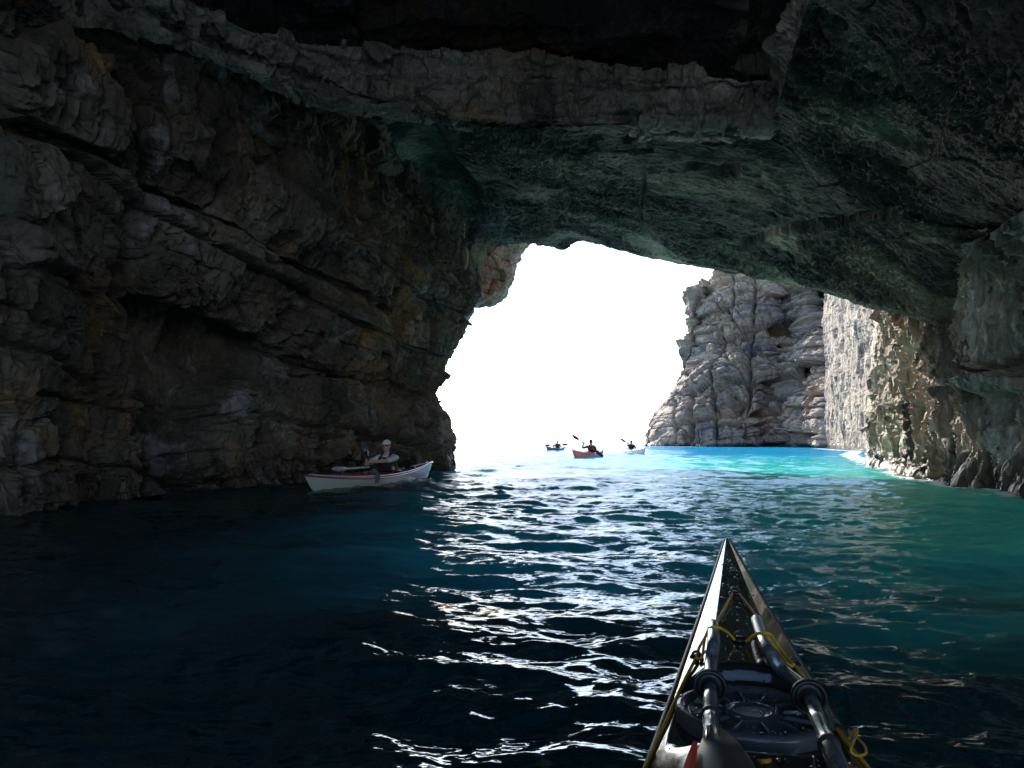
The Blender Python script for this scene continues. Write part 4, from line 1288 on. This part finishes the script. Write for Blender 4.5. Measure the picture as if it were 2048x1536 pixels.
# the round hatch cover
hz = deck_z(HX, 0)
mr_, nt, out = new_mat('hatch_rubber')
b = N_(nt, 'ShaderNodeBsdfPrincipled', Roughness=0.3); b.inputs['Base Color'].default_value = (0.05, 0.052, 0.056, 1); b.inputs['Coat Weight'].default_value = 0.4
tc = N_(nt, 'ShaderNodeTexCoord'); n1 = noise_tex(nt, tc.outputs['Object'], 22, 6, 0.7)
nt.links.new(ramp(nt, n1.outputs[0], [(0.35, 0.28), (0.65, 0.6)]), b.inputs['Roughness'])
bp = N_(nt, 'ShaderNodeBump', Strength=0.3, Distance=0.002); nt.links.new(n1.outputs[0], bp.inputs['Height']); nt.links.new(bp.outputs[0], b.inputs['Normal'])
nt.links.new(b.outputs[0], out.inputs[0])
hc = MB().lathe([(0.128, -0.02), (0.130, 0.012), (0.127, 0.020), (0.120, 0.023), (0.113, 0.020), (0.110, 0.013), (0.104, 0.0115), (0.048, 0.013), (0.046, 0.017), (0.043, 0.018), (0.036, 0.0165), (0.0, 0.0165)],
                (HX, 0, hz), None, 64).build('hatch_cover', mr_, boat)
m = MB()
for k in range(12):
    a = 2 * math.pi * k / 12 + 0.2
    dr_ = Vector((math.cos(a), math.sin(a), 0)); tn = Vector((-math.sin(a), math.cos(a), 0))
    c0 = Vector((HX, 0, hz + 0.0135))
    rows = []
    for rr, w_, zz in ((0.052, 0.0022, 0), (0.056, 0.0028, .005), (0.098, 0.0042, .006), (0.104, 0.004, .0)):
        rows.append((c0 + dr_ * rr - tn * w_, c0 + dr_ * rr - tn * w_ * .6 + Vector((0, 0, zz)), c0 + dr_ * rr + tn * w_ * .6 + Vector((0, 0, zz)), c0 + dr_ * rr + tn * w_))
    vs = [p for r_ in rows for p in r_]
    m.add(vs, [(i * 4 + j, i * 4 + j + 1, i * 4 + j + 5, i * 4 + j + 4) for i in range(3) for j in range(3)])
m.build('rib', mr_, hc, False)
MB().lathe([(0.038, 0.0), (0.036, 0.003), (0.030, 0.0005)], (HX, 0, hz + 0.0165), None, 40).build('centre_boss', mr_, hc)

def fitting(px, py, sc=1.0):
    p = ray_deck(px, py)
    m = MB().lathe([(0.018 * sc, 0.0), (0.017 * sc, 0.004), (0.010 * sc, 0.007), (0.0, 0.007)], p, None, 20)
    m.tube([p + Vector((0, 0.011 * math.cos(a) * sc, 0.004 + 0.012 * math.sin(a) * sc)) for a in np.linspace(0, math.pi, 9)], 0.003, 6)
    m.build('deck_fitting', M['black'], boat)
    return p
F1_ = fitting(1471, 1187); F2_ = fitting(1479, 1279); FL = fitting(1393, 1316, .8); FR = fitting(1588, 1330, .8)
FR2 = fitting(1668, 1455, .8)
def cord(pts, name, r=0.0032, mat='cord', n=40):
    w = spline([ray_deck(a, b2, l) if not isinstance(a, Vector) else a for a, b2, l in pts], n)
    return MB().tube(w, r, 8).build(name, M[mat], boat)
cord([(1465, 1187, .008), (1450, 1215, .008), (1433, 1245, .008)], 'bungee_cord', n=10)
cord([(1478, 1187, .008), (1497, 1211, .008), (1515, 1235, .010)], 'bungee_cord', n=10)
cord([(1470, 1280, .008), (1455, 1265, .024), (1440, 1256, .040), (1428, 1254, .043), (1418, 1258, .038), (1410, 1275, .018), (1398, 1296, .008), (1393, 1316, .010)], 'bungee_cord')
cord([(1410, 1275, .018), (1407, 1295, .012), (1404, 1314, .008), (1395, 1318, .008)], 'bungee_cord', .0028)
cord([(1492, 1283, .008), (1505, 1273, .024), (1520, 1266, .040), (1533, 1266, .043), (1543, 1271, .036), (1555, 1290, .014), (1575, 1316, .008), (1588, 1330, .010)], 'bungee_cord')
cord([(1522, 1270, .040), (1538, 1275, .036), (1553, 1298, .010), (1572, 1324, .008), (1586, 1334, .008)], 'bungee_cord', .0028)
for side, pts in ((1, [(1390, 1320, .006), (1367, 1365, .004), (1340, 1425, .004), (1315, 1480, .004), (1288, 1540, .004), (1255, 1615, .004)]),
                  (-1, [(1592, 1335, .006), (1612, 1365, .004), (1650, 1425, .004), (1690, 1480, .004), (1740, 1540, .004), (1810, 1620, .004)])):
    cord(pts, 'deck_line', 0.0035)
# loose knotted end on the right-hand deck line
kn = [(1698, 1478, .006), (1705, 1466, .012), (1714, 1458, .012), (1712, 1472, .016), (1704, 1490, .02), (1702, 1504, .014), (1716, 1512, .010), (1732, 1506, .014), (1728, 1490, .018), (1712, 1474, .014), (1698, 1462, .008)]
cord(kn, 'cord_knot', 0.0022, n=60)
cord([(1500, 1519, .006), (1530, 1523, .008), (1556, 1516, .006)], 'deck_mark', 0.003, n=12)

# water drops on the deck and hatch
rng = random.Random(5)
m = MB()
for k in range(470):
    if k < 240:
        a, rr = rng.uniform(0, 6.283), 0.125 * math.sqrt(rng.random())
        x, y = HX + rr * math.cos(a), rr * math.sin(a)
        z = hz + (0.0125 if rr > 0.05 else 0.0165)
        if rr > 0.104: z = hz + 0.021
    else:
        x = rng.uniform(HX - 0.35, HX + 1.15); bb_ = fk(x * 2 / KL)[0]
        y = rng.gauss(0, 0.55) * bb_ * 0.7
        if abs(y) > bb_ * .93: continue
        z = deck_z(x, y)
    r_ = rng.choice([.0012, .0016, .002, .0026, .0034]) * rng.uniform(.8, 1.25)
    m.ball((x, y, z), (r_ * rng.uniform(1, 1.6), r_, r_ * .6), None, 8, 4, -0.1, 1.0)
md, nt, out = new_mat('water_drop')
b = N_(nt, 'ShaderNodeBsdfPrincipled', Roughness=0.02, IOR=1.4); b.inputs['Base Color'].default_value = (0.03, 0.035, 0.04, 1); b.inputs['Specular IOR Level'].default_value = 1.0
b.inputs['Coat Weight'].default_value = 1.0
nt.links.new(b.outputs[0], out.inputs[0])
o = m.build('water_drops', md, boat); tag(o, None, None, None, 'stuff')

# ------------------------------------------------------------------ the two halves of the spare paddle held under the bungees
mcar, nt, out = new_mat('carbon_weave')
b = N_(nt, 'ShaderNodeBsdfPrincipled', Roughness=0.3); b.inputs['Specular IOR Level'].default_value = 0.12
tc = N_(nt, 'ShaderNodeTexCoord')
wv = N_(nt, 'ShaderNodeTexWave', Scale=120.0, Distortion=0.4, Detail=1.0); wv.bands_direction = 'DIAGONAL'; nt.links.new(tc.outputs['Object'], wv.inputs['Vector'])
nt.links.new(ramp(nt, wv.outputs['Fac'], [(0.3, (0.006, 0.006, 0.007)), (0.7, (0.05, 0.052, 0.057))]), b.inputs['Base Color'])
bp = N_(nt, 'ShaderNodeBump', Strength=0.08, Distance=0.001); nt.links.new(wv.outputs['Fac'], bp.inputs['Height']); nt.links.new(bp.outputs[0], b.inputs['Normal'])
nt.links.new(b.outputs[0], out.inputs[0])
mshaft = simple_mat('carbon_shaft', (0.13, 0.135, 0.145), 0.25, 0.35, coat=1.0, noise=0.5, nscale=45, bump=0.001)
mtip = simple_mat('pale_sleeve', (0.30, 0.31, 0.32), 0.35, 0.0, coat=0.3)
def half_paddle(label, pts, cup, rings, tip_len, blade=None):
    w = [ray_deck(*p) for p in pts]
    root = empty('spare_paddle', KO + fx * w[0].x + fy * w[0].y + Vector((0, 0, w[0].z)), HEAD)
    o0 = w[0].copy()
    w = [p - o0 for p in w]
    q = [Vector(p) for p in spline(w, 60)]
    tag(root, label, 'paddle', 'halves of the spare paddle on the foredeck')
    n0 = tip_len
    MB().tube([q[0]] + q[n0:], 0.0130, 20).build('shaft', mshaft, root) if n0 == 0 else MB().tube(q[n0 - 1:], 0.0130, 20).build('shaft', mshaft, root)
    if n0: MB().tube(q[:n0 + 1], 0.0121, 20).build('sleeve', mtip, root)
    ci = min(range(60), key=lambda i: (q[i] - (ray_deck(*cup) - o0)).length)
    t = (q[min(ci + 1, 59)] - q[ci - 1]).normalized()
    rot = t.to_track_quat('Z', 'Y').to_matrix()
    MB().lathe([(0.0130, -0.012), (0.020, -0.010), (0.027, -0.004), (0.0295, 0.006), (0.029, 0.018), (0.026, 0.020), (0.024, 0.012), (0.017, 0.006), (0.017, 0.028), (0.0150, 0.030)], q[ci], rot, 32).build('drip_ring', M['black'], root)
    for rg in rings:
        ri = min(range(60), key=lambda i: (q[i] - (ray_deck(*rg) - o0)).length)
        t = (q[min(ri + 1, 59)] - q[ri - 1]).normalized(); rot = t.to_track_quat('Z', 'Y').to_matrix()
        MB().lathe([(0.0130, -0.006), (0.0152, -0.005), (0.0152, 0.005), (0.0130, 0.006)], q[ri], rot, 24).build('ferrule', M['black'], root)
    return root, o0
rootL, oL = half_paddle('spare paddle half on the left of the foredeck, ending in a red edged carbon blade',
                        [(1427, 1250, .028), (1427, 1290, .028), (1423, 1325, .030), (1420, 1360, .040), (1421, 1400, .045), (1421, 1440, .045), (1424, 1480, .042), (1436, 1560, .036), (1450, 1640, .03)], (1423, 1372, .040),
                        [(1420, 1426, .045)], 0)
def surf_from_px(rows, o0, name, mat, parent, lift):
    V_ = np.array([[tuple(ray_deck(a, b2, lift + (c2 if len(r_) else 0)) - o0) for a, b2, c2 in r_] for r_ in rows])
    V_ = catmull(catmull(V_, 40, 0), 24, 1)
    top = V_.copy(); bot = V_.copy(); bot[..., 2] -= 0.006
    me = grid_mesh(name, np.concatenate([top, bot[:, ::-1]], 1))
    return link(name, me, mat, parent)
L_ = 0.047
surf_from_px([[(1412, 1452, 0), (1421, 1449, .014), (1432, 1452, 0)], [(1408, 1468, 0), (1423, 1465, .012), (1448, 1458, 0)], [(1399, 1490, 0), (1430, 1485, .010), (1470, 1478, 0)],
              [(1389, 1515, 0), (1438, 1510, .008), (1495, 1508, 0)], [(1382, 1545, 0), (1446, 1545, .006), (1520, 1550, 0)], [(1378, 1600, 0), (1460, 1600, .004), (1545, 1600, 0)], [(1390, 1680, 0), (1475, 1690, 0), (1550, 1680, 0)]],
             oL, 'blade', mcar, rootL, L_)
surf_from_px([[(1386, 1482, 0), (1390, 1482, 0), (1395, 1484, 0)], [(1377, 1505, 0), (1384, 1506, 0), (1393, 1507, 0)], [(1368, 1530, 0), (1378, 1530, 0), (1389, 1531, 0)], [(1361, 1555, 0), (1373, 1556, 0), (1386, 1557, 0)], [(1355, 1600, 0), (1368, 1600, 0), (1382, 1600, 0)]],
             oL, 'red_edge', M['red'], rootL, L_ + .010)
rootR, oR = half_paddle('spare paddle half on the right of the foredeck, with a pale sleeve at its tip',
                        [(1513, 1240, .028), (1524, 1272, .028), (1540, 1306, .030), (1566, 1342, .034), (1604, 1374, .040), (1622, 1402, .042), (1638, 1445, .042), (1658, 1490, .040), (1690, 1560, .034), (1740, 1660, .03)], (1618, 1388, .042),
                        [(1657, 1488, .04)], 8)
surf_from_px([[(1700, 1600, 0), (1712, 1602, .012), (1726, 1600, 0)], [(1690, 1640, 0), (1720, 1642, .01), (1760, 1640, 0)], [(1690, 1700, 0), (1735, 1702, .006), (1790, 1700, 0)], [(1720, 1760, 0), (1755, 1762, 0), (1800, 1750, 0)]],
             oR, 'blade', mcar, rootR, .034)
